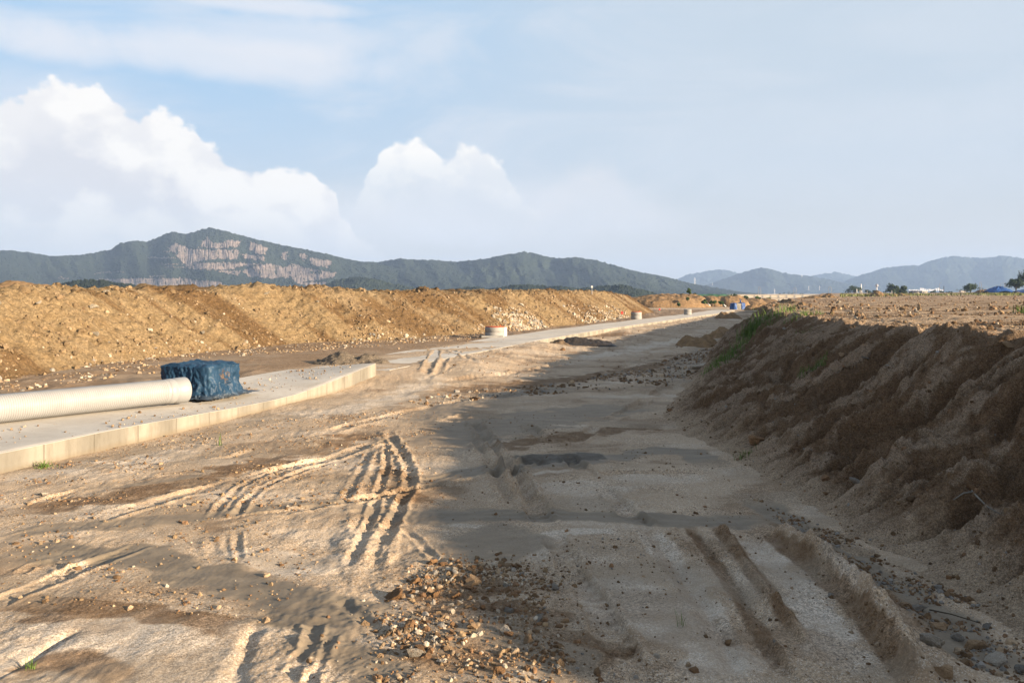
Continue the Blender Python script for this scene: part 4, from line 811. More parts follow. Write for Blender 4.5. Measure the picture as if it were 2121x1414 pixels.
# long grassy strip running down the bank
def bank_strip(pix, n, spread, hgt, label, seed, width=.007, lean=.45):
    rr = np.random.default_rng(seed); pts = [on_bank(*p) for p in pix]; pts = [p for p in pts if p]
    if not pts: return
    P = []
    for k in range(n):
        t = rr.uniform(0, len(pts)-1); i = min(int(t), len(pts)-2) if len(pts) > 1 else 0; f = t-i if len(pts) > 1 else 0; a = pts[i]; b = pts[min(i+1, len(pts)-1)]
        P.append((a[0]+(b[0]-a[0])*f+rr.normal(0, spread), a[1]+(b[1]-a[1])*f+rr.normal(0, spread)))
    P = np.array(P); z = surf(P[:, 0], P[:, 1]); return grass(np.concatenate([P, z[:, None]], 1), hgt, label, seed, width, lean, kind='stuff')
bank_strip([(1478,765),(1500,745),(1525,722),(1548,700)], 620, .22, .26, 'long strip of dark green grass down the bank', 20, .009)
bank_strip([(1545,705),(1552,690),(1572,678)], 260, .20, .52, 'tall bright grass clump on the bank strip', 21, .009)
bank_strip([(1565,690),(1600,668),(1625,652)], 160, .2, .24, 'thin line of grass climbing to the bank brow', 22)
bank_strip([(1640,662),(1660,655),(1700,650)], 170, .22, .20, 'light green grass along the brow beside the dark lump', 23)
bank_strip([(1625,650),(1632,640)], 60, .15, .36, 'upright grass at the brow in front of the dark lump', 24)
bank_strip([(1655,782),(1680,768),(1710,750)], 170, .06, .13, 'green grass growing in a bank gully', 25, .005)
bank_strip([(1650,695),(1672,685)], 90, .08, .12, 'small dark grass patch high on the bank face', 26, .005)
bank_strip([(1820,602+20),(1826,621)], 20, .15, .2, 'lone green sprig on the plateau before the tan heap', 27, .01)
# field grass on the far plateau
rr = np.random.default_rng(40); P = []
for k in range(7000):
    y = rr.uniform(105, 210); px = rr.uniform(1740, 2300); x = (px-CX)/F*y
    if fbm(np.array([x*.06]), np.array([y*.10]), 3, 41)[0]+rr.normal(0, .15) > .0: P.append((x, y))
P = np.array(P); z = bank_z(P[:, 0], P[:, 1]); grass(np.concatenate([P, z[:, None]], 1), .42, 'thin field grass across the far plateau', 41, .06, .5, 'drygrass', 'grass', 'field_grass', 'stuff')
# driftwood
q = on_bank(2014, 1022)
if q:
    tw = empty('forked_branch', q); tag(tw, 'bleached forked branch lying on the bank slope', 'branch')
    for pp, rd in (([(2012,1018),(2022,1034),(2045,1055),(2072,1068)], .011), ([(2011,1022),(1996,1032),(1975,1050)], .009)):
        pts = []
        for p in pp:
            s = on_bank(*p); pts.append((s[0]-q[0], s[1]-q[1], s[2]-q[2]+.012))
        MB().tube(pts, [rd, rd*.9, rd*.7, rd*.4][:len(pts)], 7).build('twig', M['greymat'], tw, True)
x, y = gp(1925, 1262, 0); z = float(surf(x, y)[0]); o = MB().tube([(0, 0, .03), (.12, -.10, .035), (.26, -.22, .02)], [.006, .005, .003], 7).build('stick', M['bark'], None, True); o.location = (x, y, z); tag(o, 'thin dark stick lying against the grey angular slab', 'stick')
# trees
def tree(px, ybase, wpx, hpx, Y, label, seed, group='trees on the far plateau', mat='leaf', lobes=9, leaf_n=1500, name='tree'):
    rr = np.random.default_rng(seed); x, zb = (px-CX)/F*Y, H+(HY-ybase)/F*Y; w = wpx/F*Y; h = hpx/F*Y
    o = empty(name, (x, Y, zb)); tag(o, label, 'tree' if name == 'tree' else 'shrub', group); mb = MB(); th = h*.5
    mb.tube([(0, 0, -.3), (.03*w, 0, th*.5), (0, .02*w, th)], [.05*h, .04*h, .025*h], 8)
    cs = []
    for k in range(lobes):
        a = rr.uniform(0, 2*PI); rad = math.sqrt(rr.uniform(0, 1))*.36; zz = rr.uniform(.26, .86); sh = 1-.5*max(0, zz-.55)/.3
        c = np.array([rad*math.cos(a)*w*sh, rad*math.sin(a)*w*sh*.9, zz*h]); cs.append((c, rr.uniform(.15, .27)*min(w, h*1.3)))
        mb.tube([(0, 0, th*.55), tuple(c*np.array([.5, .5, .8])), tuple(c)], [.022*h, .014*h, .006*h], 5, False)
    mb.build('trunk', M['bark'], o, True)
    V = []; Fc = []; lf = max(.03*h, .12)
    for k in range(leaf_n):
        c, rad = cs[rr.integers(len(cs))]; d = rr.normal(size=3); d /= np.linalg.norm(d); p = c+d*rad*rr.uniform(.55, 1.08)*np.array([1, 1, .85])
        if p[2] < .06*h: p[2] = .06*h+rr.uniform(0, .1)*h
        u = rr.normal(size=3); u /= np.linalg.norm(u); v = np.cross(u, d); v /= np.linalg.norm(v)+1e-9; s = lf*rr.uniform(.5, 1.3); b = len(V)
        V += [p-u*s-v*s*.6, p+u*s*.8-v*s*.5, p+u*s+v*s*.6, p-u*s*.7+v*s*.7]; Fc.append((b, b+1, b+2, b+3))
    link('crown', npmesh('crown', np.array(V), np.array(Fc), False), M[mat], o); return o
for a in ((1769,611,40,21,330,'domed dark tree left of the thin white pole',1), (1797,611,14,12,330,'small dark tree between the poles left of the water tower',3), (1813,612,18,11,330,'low dark tree under the water tower',4), (1850,609.5,30,22,250,'taller dark tree, left one of the central pair',5), (1868,609.5,26,18,250,'lower dark tree, right one of the central pair',6),
    (2010,605.5,30,20,240,'single rounded tree left of the blue sheeted stockpile',7), (2104,601,40,25,205,'dark tree at the right edge, lower left part of the clump',8), (2130,602,60,40,210,'big dark tree cut by the right picture edge',9), (1427,609.5,8,13,128,'small bright bush on the berm beyond the manhole rings',12)):
    tree(*a[:6], a[6], 'trees on the far plateau', 'shrub' if a[6] == 12 else 'leaf', 13 if a[2] > 25 else 7, 2600 if a[2] > 25 else 900)
SG = 'shrubs along the distant horizon'
for i, (px, yb, w, hp, Y, lb) in enumerate(((1620,613,26,7,700,'hazy grove of far trees behind the long wall, left'), (1640,613,30,9,700,'hazy grove of far trees behind the long wall, middle'), (1660,613,24,6,700,'hazy grove of far trees behind the long wall, right'), (1835,608,12,6,420,'dark shrub just left of the central pair of trees'), (1745,613.5,10,6,260,'low shrub at the left end of the plateau trees'), (1752,614,8,5,250,'lowest shrub at the left end of the plateau trees'),
    (1895,606.5,20,5,300,'dark hedge above the sheds'), (1933,609,24,8,300,'dark shrub right of the sheds'), (1954,609,22,8,300,'dark hedge right of the sheds, second'), (1968,608.5,16,5,310,'small dark hedge by the wired pole'), (1990,604,22,8,600,'hazy shrub left of the single rounded tree'), (2030,601,18,7,600,'hazy shrub right of the single rounded tree'), (2066,597,14,5,600,'hazy shrub behind the blue sheeted stockpile'),
    (1460,629,16,9,121,'green bush at the foot of the rilled mound, left'), (1476,628.5,18,6,121,'green bush at the foot of the rilled mound, right'), (1492,631,22,6,120,'low weeds between the two white offcuts'), (1424,622,8,6,126,'weed on the rilled mound face'), (1406,634,8,6,120,'weed low on the rilled mound'), (1545,619,22,6,150,'bushes on the mound behind the blue machine, left'), (1566,620,26,6,155,'bushes on the mound behind the blue machine, right'), (1593,624,20,8,175,'dark bush behind the largest far ring'), (1440,612,12,4,140,'weeds at the left end of the netting'),(1520,613,14,4,142,'weeds at the right end of the netting'))):
    tree(px, yb, w, hp, Y, lb, 60+i, SG if i < 13 else 'bushes beyond the berm end', 'leaf' if i < 13 else 'shrub', 7, 500, 'shrub')
# ================================================================ FAR STRUCTURES
def wall_run(px0, px1, Y, z0, z1, label, npost):
    x0, x1 = (px0-CX)/F*Y, (px1-CX)/F*Y; o = empty('concrete_wall', ((x0+x1)/2, Y, 0)); tag(o, label, 'wall', 'long low walls on the horizon'); w = (x1-x0)
    MB().box((0, 0, (z0+z1)/2), (w, .4, z1-z0)).build('wall_panel', M['cream'], o); MB().box((0, 0, z1+.12), (w+.2, .7, .22)).build('coping', M['cream'], o)
    for k in range(npost): MB().box((-w/2+w*(k+.5)/npost, -.26, (z0+z1)/2), (.5, .15, z1-z0-.05)).build('post', M['ring'], o)
wall_run(1505, 1770, 330, .6, 1.75, 'long cream wall on the horizon left of the plateau trees', 16); wall_run(1545, 1630, 260, -.1, .55, 'short lower cream wall in front of the long one', 8); wall_run(1745, 1905, 420, 1.3, 2.3, 'cream wall strip behind the plateau trees', 10)
def lamp(px, yt, yb, Y, label, arm=1):
    x, zb = (px-CX)/F*Y, H+(HY-yb)/F*Y; h = (yb-yt)/F*Y; o = empty('street_lamp', (x, Y, zb)); tag(o, label, 'street lamp', 'street lamps along the far road')
    MB().tube([(0, 0, 0), (0, 0, h*.9), (arm*.05*h, 0, h*.97), (arm*.16*h, 0, h)], [.13, .09, .07, .06], 7).build('pole', M['steel'], o, True); MB().box((arm*.19*h, 0, h), (.09*h, .25, .12)).build('lamp_head', M['steel'], o)
for i, (px, yt, yb, a) in enumerate(((1571,594,612,1), (1575.5,595,612,-1), (1644,595.5,612,1), (1649,596,612,-1), (1716,593.5,611,1), (1722,594.5,611,-1), (1789,590,606,1), (1871,592,606,-1), (1946,586,604,1), (2029,584,603,1), (2033,586,603,-1), (2072,586.5,602,1), (2081,585.5,602,-1))):
    lamp(px, yt, yb, 420, f'thin street lamp far off, number {i+1} from the left along the horizon' if False else ('thin far street lamp, ' + ['leftmost left of the grove', 'second left of the grove', 'left of the pair over the grove', 'right of the pair over the grove', 'left of the pair right of the grove', 'right of the pair right of the grove', 'beside the white pole', 'over the central trees', 'above the dark shrub right of the sheds', 'left of the pair right of the rounded tree', 'right of the pair right of the rounded tree', 'just left above the blue stockpile', 'just right above the blue stockpile'][i]), a)
def post(px, yt, yb, Y, wid, mat, label, name='wooden_pole', cat='pole'):
    x, zb = (px-CX)/F*Y, H+(HY-yb)/F*Y; h = (yb-yt)/F*Y; o = MB().tube([(0, 0, -.3), (0, 0, h*.5), (0, 0, h)], [wid, wid*.95, wid*.85], 8).build(name, M[mat], None, True); o.location = (x, Y, zb); tag(o, label, cat, 'poles on the plateau'); return o
post(1781, 600, 613.5, 150, .08, 'wood', 'short wooden post, left of the pair by the domed tree'); post(1785.5, 602, 613.5, 150, .08, 'wood', 'short wooden post, right of the pair by the domed tree'); post(1847, 601.5, 609.5, 150, .07, 'wood', 'short post in front of the central trees'); post(1796, 602, 613.5, 160, .06, 'wood', 'thin post between the domed tree and the tan heap')
post(1783.5, 588, 606, 380, .30, 'white', 'tall white mast above the domed tree', 'white_mast', 'mast'); post(1774.5, 598.5, 607, 320, .2, 'white', 'short white mast before the domed tree', 'white_mast', 'mast'); post(1955, 592, 604, 320, .14, 'dark', 'dark utility pole right of the white buildings', 'utility_pole', 'utility pole')
o = empty('post_light', (*[(1226-CX)/F*76, 76], 2.0)); tag(o, 'small post with a white lamp head sticking up behind the berm', 'lamp post')
MB().tube([(0, 0, -.5), (0, 0, 1.02)], .035, 6).build('pole', M['steel'], o, True); MB().box((0, 0, 1.1), (.17, .14, .18)).build('lamp_head', M['white'], o)
x, Y = (1816-CX)/F*700, 700; zb = H+(HY-606)/F*Y; o = empty('water_tower', (x, Y, zb)); tag(o, 'small mushroom-shaped water tower between the trees', 'water tower')
MB().lathe([(.7, 0), (.5, 1), (.45, 5)], n=16).build('stem', M['white'], o, True); MB().lathe([(.45, 4.9), (1.15, 5.4), (1.3, 6.1), (1.25, 6.9), (.9, 7.5), (.001, 7.7)], n=20).build('tank', M['steel'], o, True)
MB().lathe([(1.26, 5.9), (1.36, 5.9), (1.36, 6.2), (1.26, 6.2)], n=20).build('tank_rim', M['white'], o, True)
def shed(px0, px1, yt, yb, Y, label, wall, roofm, door=True):
    x0, x1 = (px0-CX)/F*Y, (px1-CX)/F*Y; zb = H+(HY-yb)/F*Y; h = (yb-yt)/F*Y; w = x1-x0; o = empty('shed', ((x0+x1)/2, Y, zb), .1); tag(o, label, 'shed', 'sheds on the plateau')
    MB().box((0, 0, h*.42-.2), (w, w*.7, h*.84+.4)).build('wall', M[wall], o)
    mb = MB(); hw, hd = w*.55, w*.4; mb.poly([(-hw, -hd, h*.82), (hw, -hd, h*.82), (hw, hd, h*1.0), (-hw, hd, h*1.0)]); mb.poly([(-hw, hd, h*1.06), (hw, hd, h*1.06), (hw, -hd, h*.9), (-hw, -hd, h*.9)]); mb.poly([(-hw, -hd, h*.9), (hw, -hd, h*.9), (hw, -hd, h*.82), (-hw, -hd, h*.82)]); mb.poly([(-hw, hd, h*1.06), (-hw, -hd, h*.9), (-hw, -hd, h*.82), (-hw, hd, h*1.0)]); mb.poly([(hw, hd, h), (hw, -hd, h*.82), (hw, -hd, h*.9), (hw, hd, h*1.06)]); mb.build('roof', M[roofm], o)
    if door: MB().box((w*.15, -w*.36, h*.32), (w*.25, .06, h*.62)).build('door', M['wood'], o)
    MB().box((-w*.25, -w*.36, h*.5), (w*.2, .06, h*.22)).build('window', M['dark'], o)
M['yellowwall'] = simple('ochre_wall', (.35,.30,.16), .8, .2)
shed(1886, 1904, 602.5, 609.5, 230, 'dark-roofed shed with a yellowish wall right of the trees', 'dark', 'dark'); shed(1907, 1919.5, 601.5, 609.5, 225, 'small pale grey shed right of the dark-roofed one', 'ring', 'white'); shed(1881, 1889, 604, 608, 260, 'tiny white hut left of the dark-roofed shed', 'white', 'steel', False); shed(1895.5, 1903.5, 606.5, 610, 215, 'low cream box in front of the dark-roofed shed', 'cream', 'cream', False); shed(1988, 1998, 601.5, 606, 420, 'small cream hut left of the rounded tree', 'cream', 'steel', False)
rr = np.random.default_rng(77)
for i in range(16):
    px = 1884+i*4.6; hp = float(rr.uniform(2.5, 6)) if 4 < i < 15 else float(rr.uniform(1.5, 3)); Y = 2600+float(rr.uniform(-150, 150)); x = (px-CX)/F*Y; w = float(rr.uniform(3, 5))/F*Y; zb = H+(HY-602)/F*Y; h = hp/F*Y; o = empty('apartment_block', (x, Y, zb-.5)); tag(o, 'tiny white block of the distant town below the hazy mountains', 'building', 'white blocks of the distant town')
    MB().box((0, 0, h/2), (w, w*.6, h)).build('wall', M['white'], o); MB().box((0, 0, h+.25), (w*1.04, w*.64, .5)).build('roof', M['ring'], o)
def pylon(px, yt, yb, Y, label):
    x, zb = (px-CX)/F*Y, H+(HY-yb)/F*Y; h = (yb-yt)/F*Y; mb = MB(); w = h*.10
    for sx in (-1, 1):
        for s2 in (-1, 1): mb.tube([(sx*w, s2*w, 0), (sx*w*.35, s2*w*.35, h*.6), (sx*w*.15, s2*w*.15, h)], h*.011, 4)
    for k in range(6):
        z = h*k/7; q = w*(1-.95*k/7)
        for s2 in (-1, 1): mb.tube([(-q, s2*q, z), (q*.9, s2*q*.9, z+h/8)], h*.007, 4); mb.tube([(q, s2*q, z), (-q*.9, s2*q*.9, z+h/8)], h*.007, 4)
    for z, l in ((.68, .17), (.80, .14), (.92, .10)): mb.tube([(-h*l, 0, h*z), (0, 0, h*(z+.03)), (h*l, 0, h*z)], h*.012, 4)
    o = mb.build('transmission_tower', M['white']); o.location = (x, Y, zb); tag(o, label, 'transmission tower', 'transmission towers before the far mountains')
for px, yt, yb, lb in ((1439, 575, 590, 'pale lattice tower on the slope left of the hazy peaks'), (1475.5, 585, 591, 'tiny pale tower right of the first lattice tower'), (1604.5, 598, 611, 'pale lattice tower before the middle hazy peak'), (1675, 592, 601, 'left one of two pale towers right of the hazy peak'), (1697.5, 592, 601, 'right one of two pale towers right of the hazy peak'), (1661, 568, 574, 'tiny tower standing on the hazy ridge line')):
    pylon(px, yt, yb, 2300, lb)

# ================================================================ HILLS
def hill(name, label, crest, px0, px1, Yb, Yc, ybase, step, rows, crown, seed, amp=40, quarry=False, bright=.3, pw=.8):
    px = np.arange(px0, px1, step); cy = np.interp(px, [c[0] for c in crest], [c[1] for c in crest]); cy = cy+.8*pn(px*.09, 0*px, seed)*(cy < ybase-6)
    h = np.concatenate([np.linspace(-.12, 1, rows), 1+np.array([.01, .03, .08, .2, .45, .8])]); PX, Hh = np.meshgrid(px, h, indexing='ij'); CYg = np.broadcast_to(cy[:, None], PX.shape)
    hc = np.clip(Hh, -.2, 1); py = ybase-(ybase-CYg)*hc
    rav = fbm(PX*.010+Hh*.35, Hh*.9, 4, seed+1)+.6*(.5-np.abs(pn(PX*.017+.5*Hh, Hh*.5, seed+2))); Y = Yb+(Yc-Yb)*np.abs(hc)**pw*np.sign(hc)+amp*rav*np.sin(np.clip(hc, 0, 1)*PI*.85)
    rock = np.zeros(PX.shape)
    if quarry:
        wx, wy = PX+5*fbm(PX*.10, py*.10, 3, 701), py+2.6*fbm(PX*.16, py*.13, 3, 702)
        for poly in QUARRY: rock = np.maximum(rock, in_poly(wx.ravel(), wy.ravel(), poly).reshape(PX.shape)*1.0)
        rock *= (fbm(PX*.20, py*.07, 3, 706) > -.62)
        Y = Y+rock*(2.0*np.abs(fbm(PX*.24, py*.03, 3, 703))*3-7)+rock*1.6*fbm(PX*.5, py*.5, 2, 707)
    X = (PX-CX)/F*Y; Z = H+(HY-py)/F*Y
    back = np.maximum(0, Hh-1); Z = Z-back*(ybase-CYg)/F*Yc*.9; Y2 = Y+back*(Yc-Yb)*1.0; X = X+back*0
    d, cid = worley(X/crown, (Y2/(crown*1.0)+Z/(crown*.7)), seed+3); b = (1-rock)*np.sqrt(np.maximum(0, 1-d*d))*crown*.55*(.6+.8*cid); b2, _ = worley(X/crown*2.3+7, Y2/crown*2.1+Z/crown*1.6, seed+5); b = b+(1-rock)*np.maximum(0, .7-b2)*crown*.35
    Z = Z+b*.85*(Hh < 1.2)-crown*.35*(1-rock); Y2 = Y2-b*.6
    g = np.clip(cid*.55+bright*sm(fbm(PX*.012, py*.03, 3, seed+8), -.3, .4), 0, 1)
    me = npmesh(name, np.stack([X.ravel(), Y2.ravel(), Z.ravel()], 1), grid_faces(*PX.shape), True, {'zone': np.stack([rock.ravel(), g.ravel(), g.ravel()*0], 1)})
    return tag(link(name, me, M['forest']), label, 'hill', kind='structure')
def z3(*p): return [(a/2.791, 440+b/2.791) for a, b in p]
QUARRY = [z3((970,205),(1010,180),(1110,215),(1375,218),(1378,272),(1280,266),(1130,288),(1200,336),(1100,326),(1025,262)), z3((1150,202),(1200,140),(1230,178),(1290,182),(1310,160),(1390,165),(1380,200),(1230,210)), z3((1440,220),(1450,168),(1545,205),(1540,250),(1480,235)), z3((1400,240),(1535,258),(1530,282),(1400,265)),
 z3((1130,291),(1390,293),(1530,300),(1400,312),(1330,332),(1200,334)), z3((1270,338),(1390,340),(1380,362),(1300,356)), z3((1395,345),(1480,310),(1560,295),(1640,320),(1700,300),(1760,320),(1950,355),(1930,378),(1750,402),(1755,425),(1700,400),(1680,370),(1560,385),(1450,372)), z3((1630,240),(1660,225),(1662,275),(1632,272)), z3((1730,250),(1750,238),(1782,250),(1760,288)), z3((1790,262),(1920,285),(1900,322),(1800,305)), z3((1680,300),(1710,298),(1660,385),(1640,380)),
 z3((545,390),(800,382),(1110,382),(1130,398),(1270,400),(1345,445),(1130,462),(1000,452),(700,408)), z3((865,258),(1020,264),(1020,269),(870,265)), z3((925,297),(1050,301),(1050,304),(925,302)), z3((950,315),(1095,318),(1095,322),(950,319)), z3((530,349),(650,345),(650,352),(540,354)), z3((350,378),(400,378),(400,384),(350,384)), z3((940,225),(990,228),(990,231),(940,230)), z3((660,345),(720,343),(720,348),(660,349)), z3((1750,405),(1900,405),(1890,420),(1770,425)), z3((860,366),(960,366),(960,372),(860,373))]
CA = [(-500,560),(-250,535),(-100,528),(0,521),(22,520),(54,523),(80,527),(111,532),(145,530),(179,528),(233,517),(251,504.5),(283,499),(305,501.6),(322,495.5),(340,487),(355,482),(370,483),(387,486),(409,479),(435,473),(450,475),(466,479),(512,492),(573,506),(631,517),(681,528),(724,538.5),(760,544),(800,552),(860,566),(930,585),(1000,606)]
CB = [(560,606),(640,580),(700,556),(747,543),(783,544),(830,536),(850,538),(873,539),(910,541),(945,543),(998,538),(1045,529),(1084,522.6),(1109,526),(1138,534),(1163,536),(1192,533),(1231,539),(1271,550),(1321,564.5),(1357,570),(1400,580),(1440,590),(1487,598),(1541,607),(1590,611)]
hill('quarry_hill', 'dark wooded hill with a stepped pale rock quarry', CA, -460, 1000, 950, 1350, 618, 1.1, 190, 5.0, 710, 35, True, .45)
hill('wooded_hill', 'long dark wooded ridge in the middle', CB, 560, 1590, 1000, 1450, 616, 1.1, 150, 5.5, 720, 70, False, .35)
hill('wooded_knoll', 'dark wooded knoll below the quarry, behind the berm', [(110,612),(129,590),(154,583.5),(186,581.6),(215,582),(233,585),(287,594),(358,601),(380,610)], 110, 380, 330, 380, 620, .9, 40, 2.6, 730, 4, False, .1)
hill('wooded_knoll', 'small dark wooded knoll between quarry foot and berm', [(415,612),(440,602),(470,598),(500,600),(515,608)], 415, 515, 330, 360, 620, .9, 26, 2.4, 735, 3, False, .1)
hill('wooded_knoll', 'wooded shoulder in front of the middle ridge', [(600,616),(676,590),(700,580),(737,574),(783,580),(820,590),(855,597),(920,606)], 600, 920, 700, 800, 622, 1.0, 60, 4.2, 740, 15, False, .35)
hill('wooded_knoll', 'low dark wooded strip behind the berm crest', [(900,614),(927,604),(950,598),(984,595),(1010,600),(1034,597),(1060,592),(1095,590),(1130,594),(1160,594),(1200,599),(1224,597),(1250,593),(1281,591),(1321,598.6),(1350,607),(1365,612)], 900, 1365, 480, 560, 622, .9, 46, 3.2, 750, 10, False, .25)
FM = 'hazy blue mountains'
hill('mountain', 'pale hazy mountain behind, left of the distant group', [(1330,612),(1385,586),(1400,580),(1418,572),(1440,566.5),(1470,561),(1500,559.5),(1515,563),(1560,572),(1640,580),(1700,600)], 1330, 1700, 3300, 3700, 614, 1.6, 46, 14, 760, 60, False, .2)
hill('mountain', 'hazy blue mountain with the middle peak', [(1400,612),(1440,600),(1490,582),(1530,567),(1560,559),(1583,555),(1600,559),(1620,566),(1650,570),(1680,572.5),(1720,580),(1770,592),(1830,612)], 1400, 1830, 2500, 2800, 614, 1.5, 50, 11, 765, 60, False, .2)
hill('mountain', 'faint far mountain between the two larger hazy ones', [(1620,612),(1660,580),(1690,570),(1720,565.5),(1737,565),(1765,572),(1800,578),(1880,612)], 1620, 1880, 3500, 3900, 614, 1.6, 40, 15, 770, 60, False, .2)
hill('mountain', 'broad hazy mountain at far right', [(1690,612),(1740,588),(1781,571),(1827,557),(1866,551),(1902,550),(1938,537),(1974,531),(2010,534.5),(2035,535),(2076,530.5),(2121,536),(2220,548),(2350,556),(2550,585),(2700,612)], 1690, 2700, 2700, 3200, 614, 1.6, 60, 12, 775, 80, False, .2)
# ================================================================ HAZE, SKY, SUN, CAMERA
SUN_EL, SUN_AZ = math.radians(13.3), (math.cos(math.radians(-28)), math.sin(math.radians(-28)))
EXPO = 2.0
hz = MB().box((300, 2400, 104), (9000, 6200, 212)).build('haze', None); hm = bpy.data.materials.new('haze_air'); hm.use_nodes = True; nt = hm.node_tree; nt.nodes.remove(nt.nodes['Principled BSDF'])
pv = nt.nodes.new('ShaderNodeVolumePrincipled'); pv.inputs['Color'].default_value = (.42,.59,.92,1); pv.inputs['Density'].default_value = 2.3e-4; pv.inputs['Anisotropy'].default_value = .0
nt.links.new(pv.outputs[0], nt.nodes['Material Output'].inputs['Volume']); hz.data.materials.append(hm); tag(hz, 'thin blue summer haze in the air', 'haze', kind='stuff')
w = bpy.data.worlds.new('World'); bpy.context.scene.world = w; w.use_nodes = True; t = NT(w.node_tree); bg = t.n['Background']
sky = t.new('ShaderNodeTexSky', sky_type='NISHITA'); sky.sun_disc = False; sky.sun_elevation = SUN_EL; sky.sun_rotation = math.atan2(SUN_AZ[0], SUN_AZ[1]); sky.dust_density = 1.5; sky.ozone_density = 2.0; sky.altitude = 50
BGS = .10; K = 1/(BGS*2**EXPO)      # a colour value c shows as c*K in the final picture
def C3(r, g, b):
    f = lambda c: ((c/255+.055)/1.055)**2.4 if c > 10 else c/255/12.92
    return (f(r)*K, f(g)*K, f(b)*K)
d = t.sep(t.new('ShaderNodeTexCoord').outputs['Generated']); x, y, z = d[0], d[1], d[2]
az = t.m('ARCTAN2', x, y); el = t.m('ARCSINE', z)
def A(px): return math.atan((px-CX)/F)
def E(px, py): return math.atan((HY-py)/F*math.cos(A(px)))
vec = t.comb(az, t.m('MULTIPLY', el, 1.25), 0)
n_big = t.noise(vec, 5, 6, .6, .4); n_soft = t.noise(t.mapv(vec, (1, 2.6, 1), (0, 0, .12)), 3.2, 6, .6, .8); n_b1 = t.noise(vec, 17, 7, .58); n_b2 = t.noise(vec, 55, 6, .6)
v1_ = t.voro(vec, 26, 'Distance', 'SMOOTH_F1'); v2_ = t.voro(vec, 60, 'Distance', 'SMOOTH_F1')
# clear air behind the clouds: blue upper left, milky to the right and low down
right = t.sstep(az, -.45, .30); low = t.sstep(el, .02, .34, 1, 0)
base = t.mix(right, C3(163,204,239), C3(203,217,230)); base = t.mix(low, base, C3(205,215,226)); base = t.mix(t.sstep(el, .0, .17, .95, 0), base, C3(224,217,207))
behind = t.sstep(y, -.1, .5, 1, 0); up = t.sstep(el, .42, .9)
nat = sky.outputs[0]
base = t.mix(.03, base, nat)
veil = t.m('MULTIPLY', t.sstep(n_soft, .40, .70), t.sstep(el, .02, .12, .15, .8)); base = t.mix(t.m('MULTIPLY', veil, t.sstep(az, -.1, .5, .7, .3)), base, C3(231,235,242))
def band(pxc, pyc, wx, wy, tilt, k, sc=8):
    a0, e0 = A(pxc), E(pxc, pyc); da = t.m('SUBTRACT', az, a0); de = t.m('SUBTRACT', t.m('SUBTRACT', el, e0), t.m('MULTIPLY', da, tilt))
    q = t.m('ADD', t.m('POWER', t.m('DIVIDE', da, wx/F), 2), t.m('POWER', t.m('DIVIDE', de, wy/F), 2)); q = t.m('ADD', q, t.m('MULTIPLY', t.m('SUBTRACT', n_big, .5), 3.0)); return t.sstep(q, .1, 1.5, k, 0)
for bnd in ((330,105,420,45,.0,.75), (600,80,170,40,.02,.6), (150,95,140,40,0,.55), (560,10,170,18,0,.7), (40,200,220,60,0,.35), (1750,300,420,110,0,.15), (1000,440,420,70,0,.5), (760,470,260,60,0,.5)):
    base = t.mix(band(*bnd), base, C3(238,240,246))
def curve_node(px_pts, lo, hi):
    n = t.new('ShaderNodeFloatCurve'); c = n.mapping.curves[0]; n.mapping.use_clip = False; pts = [((A(px)-lo)/(hi-lo), E(px, py)/.4) for px, py in px_pts]
    c.points[0].location = pts[0]; c.points[1].location = pts[-1]
    for p in pts[1:-1]: c.points.new(*p)
    for p in c.points: p.handle_type = 'AUTO_CLAMPED'
    n.mapping.update(); t.put(n.inputs['Value'], t.m('DIVIDE', t.m('SUBTRACT', az, lo), hi-lo)); return t.m('MULTIPLY', n.outputs[0], .4)
def cumulus(base, pts, soft_, amp, top, shade, fade_lo, fade_hi, k=1.0, mid=None):
    lo, hi = A(pts[0][0]), A(pts[-1][0]); pr = curve_node(pts, lo, hi); bil = t.m('SUBTRACT', t.m('ADD', t.m('MULTIPLY', n_b1, 1.0), t.m('ADD', t.m('MULTIPLY', v1_, -.75), t.m('ADD', t.m('MULTIPLY', v2_, -.55), t.m('MULTIPLY', n_b2, .75)))), .38)
    dd = t.m('SUBTRACT', t.m('ADD', pr, t.m('MULTIPLY', bil, amp)), el); al = t.sstep(dd, 0, soft_)
    al = t.m('MULTIPLY', al, t.m('MULTIPLY', t.sstep(az, lo, lo+.03), t.sstep(az, hi-.03, hi, 1, 0))); al = t.m('MULTIPLY', al, t.sstep(t.m('ADD', el, t.m('MULTIPLY', t.m('SUBTRACT', n_big, .5), .05)), fade_lo, fade_hi)); al = t.m('MULTIPLY', al, k)
    puff = t.m('ADD', t.m('MULTIPLY', n_b1, .55), t.m('ADD', t.m('MULTIPLY', n_big, .6), t.m('MULTIPLY', v1_, -.25)))
    depth = t.sstep(dd, .0, .13); lit = t.m('ADD', t.sstep(puff, .40, .58), t.sstep(depth, 0, 1, .55, -.25), clamp=True)
    col = t.mix(lit, shade, top); return t.mix(al, base, col)
base = cumulus(base, [(1040,520),(1100,400),(1150,345),(1200,308),(1240,300),(1268,296),(1285,325),(1310,360),(1360,395),(1440,430),(1560,520)], .05, .02, C3(240,238,240), C3(226,229,235), .03, .15, .6)
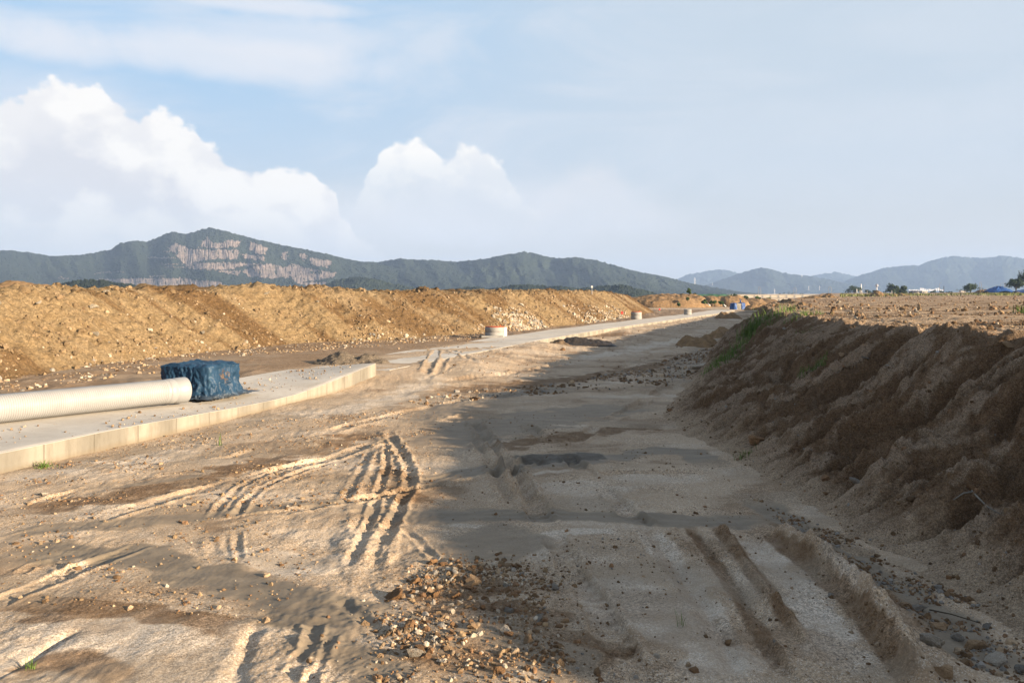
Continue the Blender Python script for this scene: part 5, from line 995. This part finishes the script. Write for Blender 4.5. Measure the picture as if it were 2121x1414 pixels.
base = cumulus(base, [(700,470),(740,395),(765,352),(785,318),(808,290),(830,281),(868,283),(900,304),(915,318),(940,312),(950,292),(978,283),(1000,300),(1028,325),(1052,348),(1062,380),(1100,420),(1160,445),(1260,470),(1400,500)], .010, .028, (1.14*K,1.09*K,1.02*K), C3(227,231,238), .08, .19, .93)
base = cumulus(base, [(-700,330),(-450,260),(-200,215),(-60,190),(0,194),(45,190),(62,168),(95,156),(150,166),(205,182),(240,204),(285,235),(302,222),(335,219),(370,234),(402,245),(420,275),(450,305),(500,335),(535,350),(570,338),(605,350),(640,348),(665,365),(692,372),(705,425),(722,445),(740,490),(800,520),(850,560)], .009, .032, (1.08*K,1.04*K,.99*K), C3(229,229,234), .02, .13, .96)
base = t.mix(behind, base, t.mix(.85, nat, C3(178,184,190))); base = t.mix(up, base, t.mix(.85, nat, C3(165,180,200)))
t.put(bg.inputs['Color'], base); bg.inputs['Strength'].default_value = BGS
sl = bpy.data.lights.new('sun', 'SUN'); sl.energy = 4.35; sl.angle = math.radians(.7); sl.color = (1, .815, .59); so = bpy.data.objects.new('sun', sl); C.objects.link(so)
sd = Vector((SUN_AZ[0]*math.cos(SUN_EL), SUN_AZ[1]*math.cos(SUN_EL), math.sin(SUN_EL))); so.rotation_euler = sd.to_track_quat('Z', 'Y').to_euler(); so.location = sd*60
cam = bpy.data.cameras.new('camera'); co = bpy.data.objects.new('camera', cam); C.objects.link(co); co.location = (0, 0, H); co.rotation_euler = (PI/2, 0, 0)
cam.sensor_width = 36; cam.lens = 36*F/2121; cam.shift_x = 0; cam.shift_y = -(707-HY)/2121; cam.clip_end = 20000; cam.clip_start = .1
sc = bpy.context.scene; sc.camera = co; sc.view_settings.view_transform = 'Standard'; sc.view_settings.look = 'None'; sc.view_settings.exposure = EXPO; sc.view_settings.gamma = 1
sc.cycles.use_denoising = True; sc.cycles.max_bounces = 5; sc.cycles.diffuse_bounces = 3; sc.cycles.volume_bounces = 0; sc.cycles.use_adaptive_sampling = True
try: sc.cycles.denoiser = 'OPENIMAGEDENOISE'
except Exception: pass
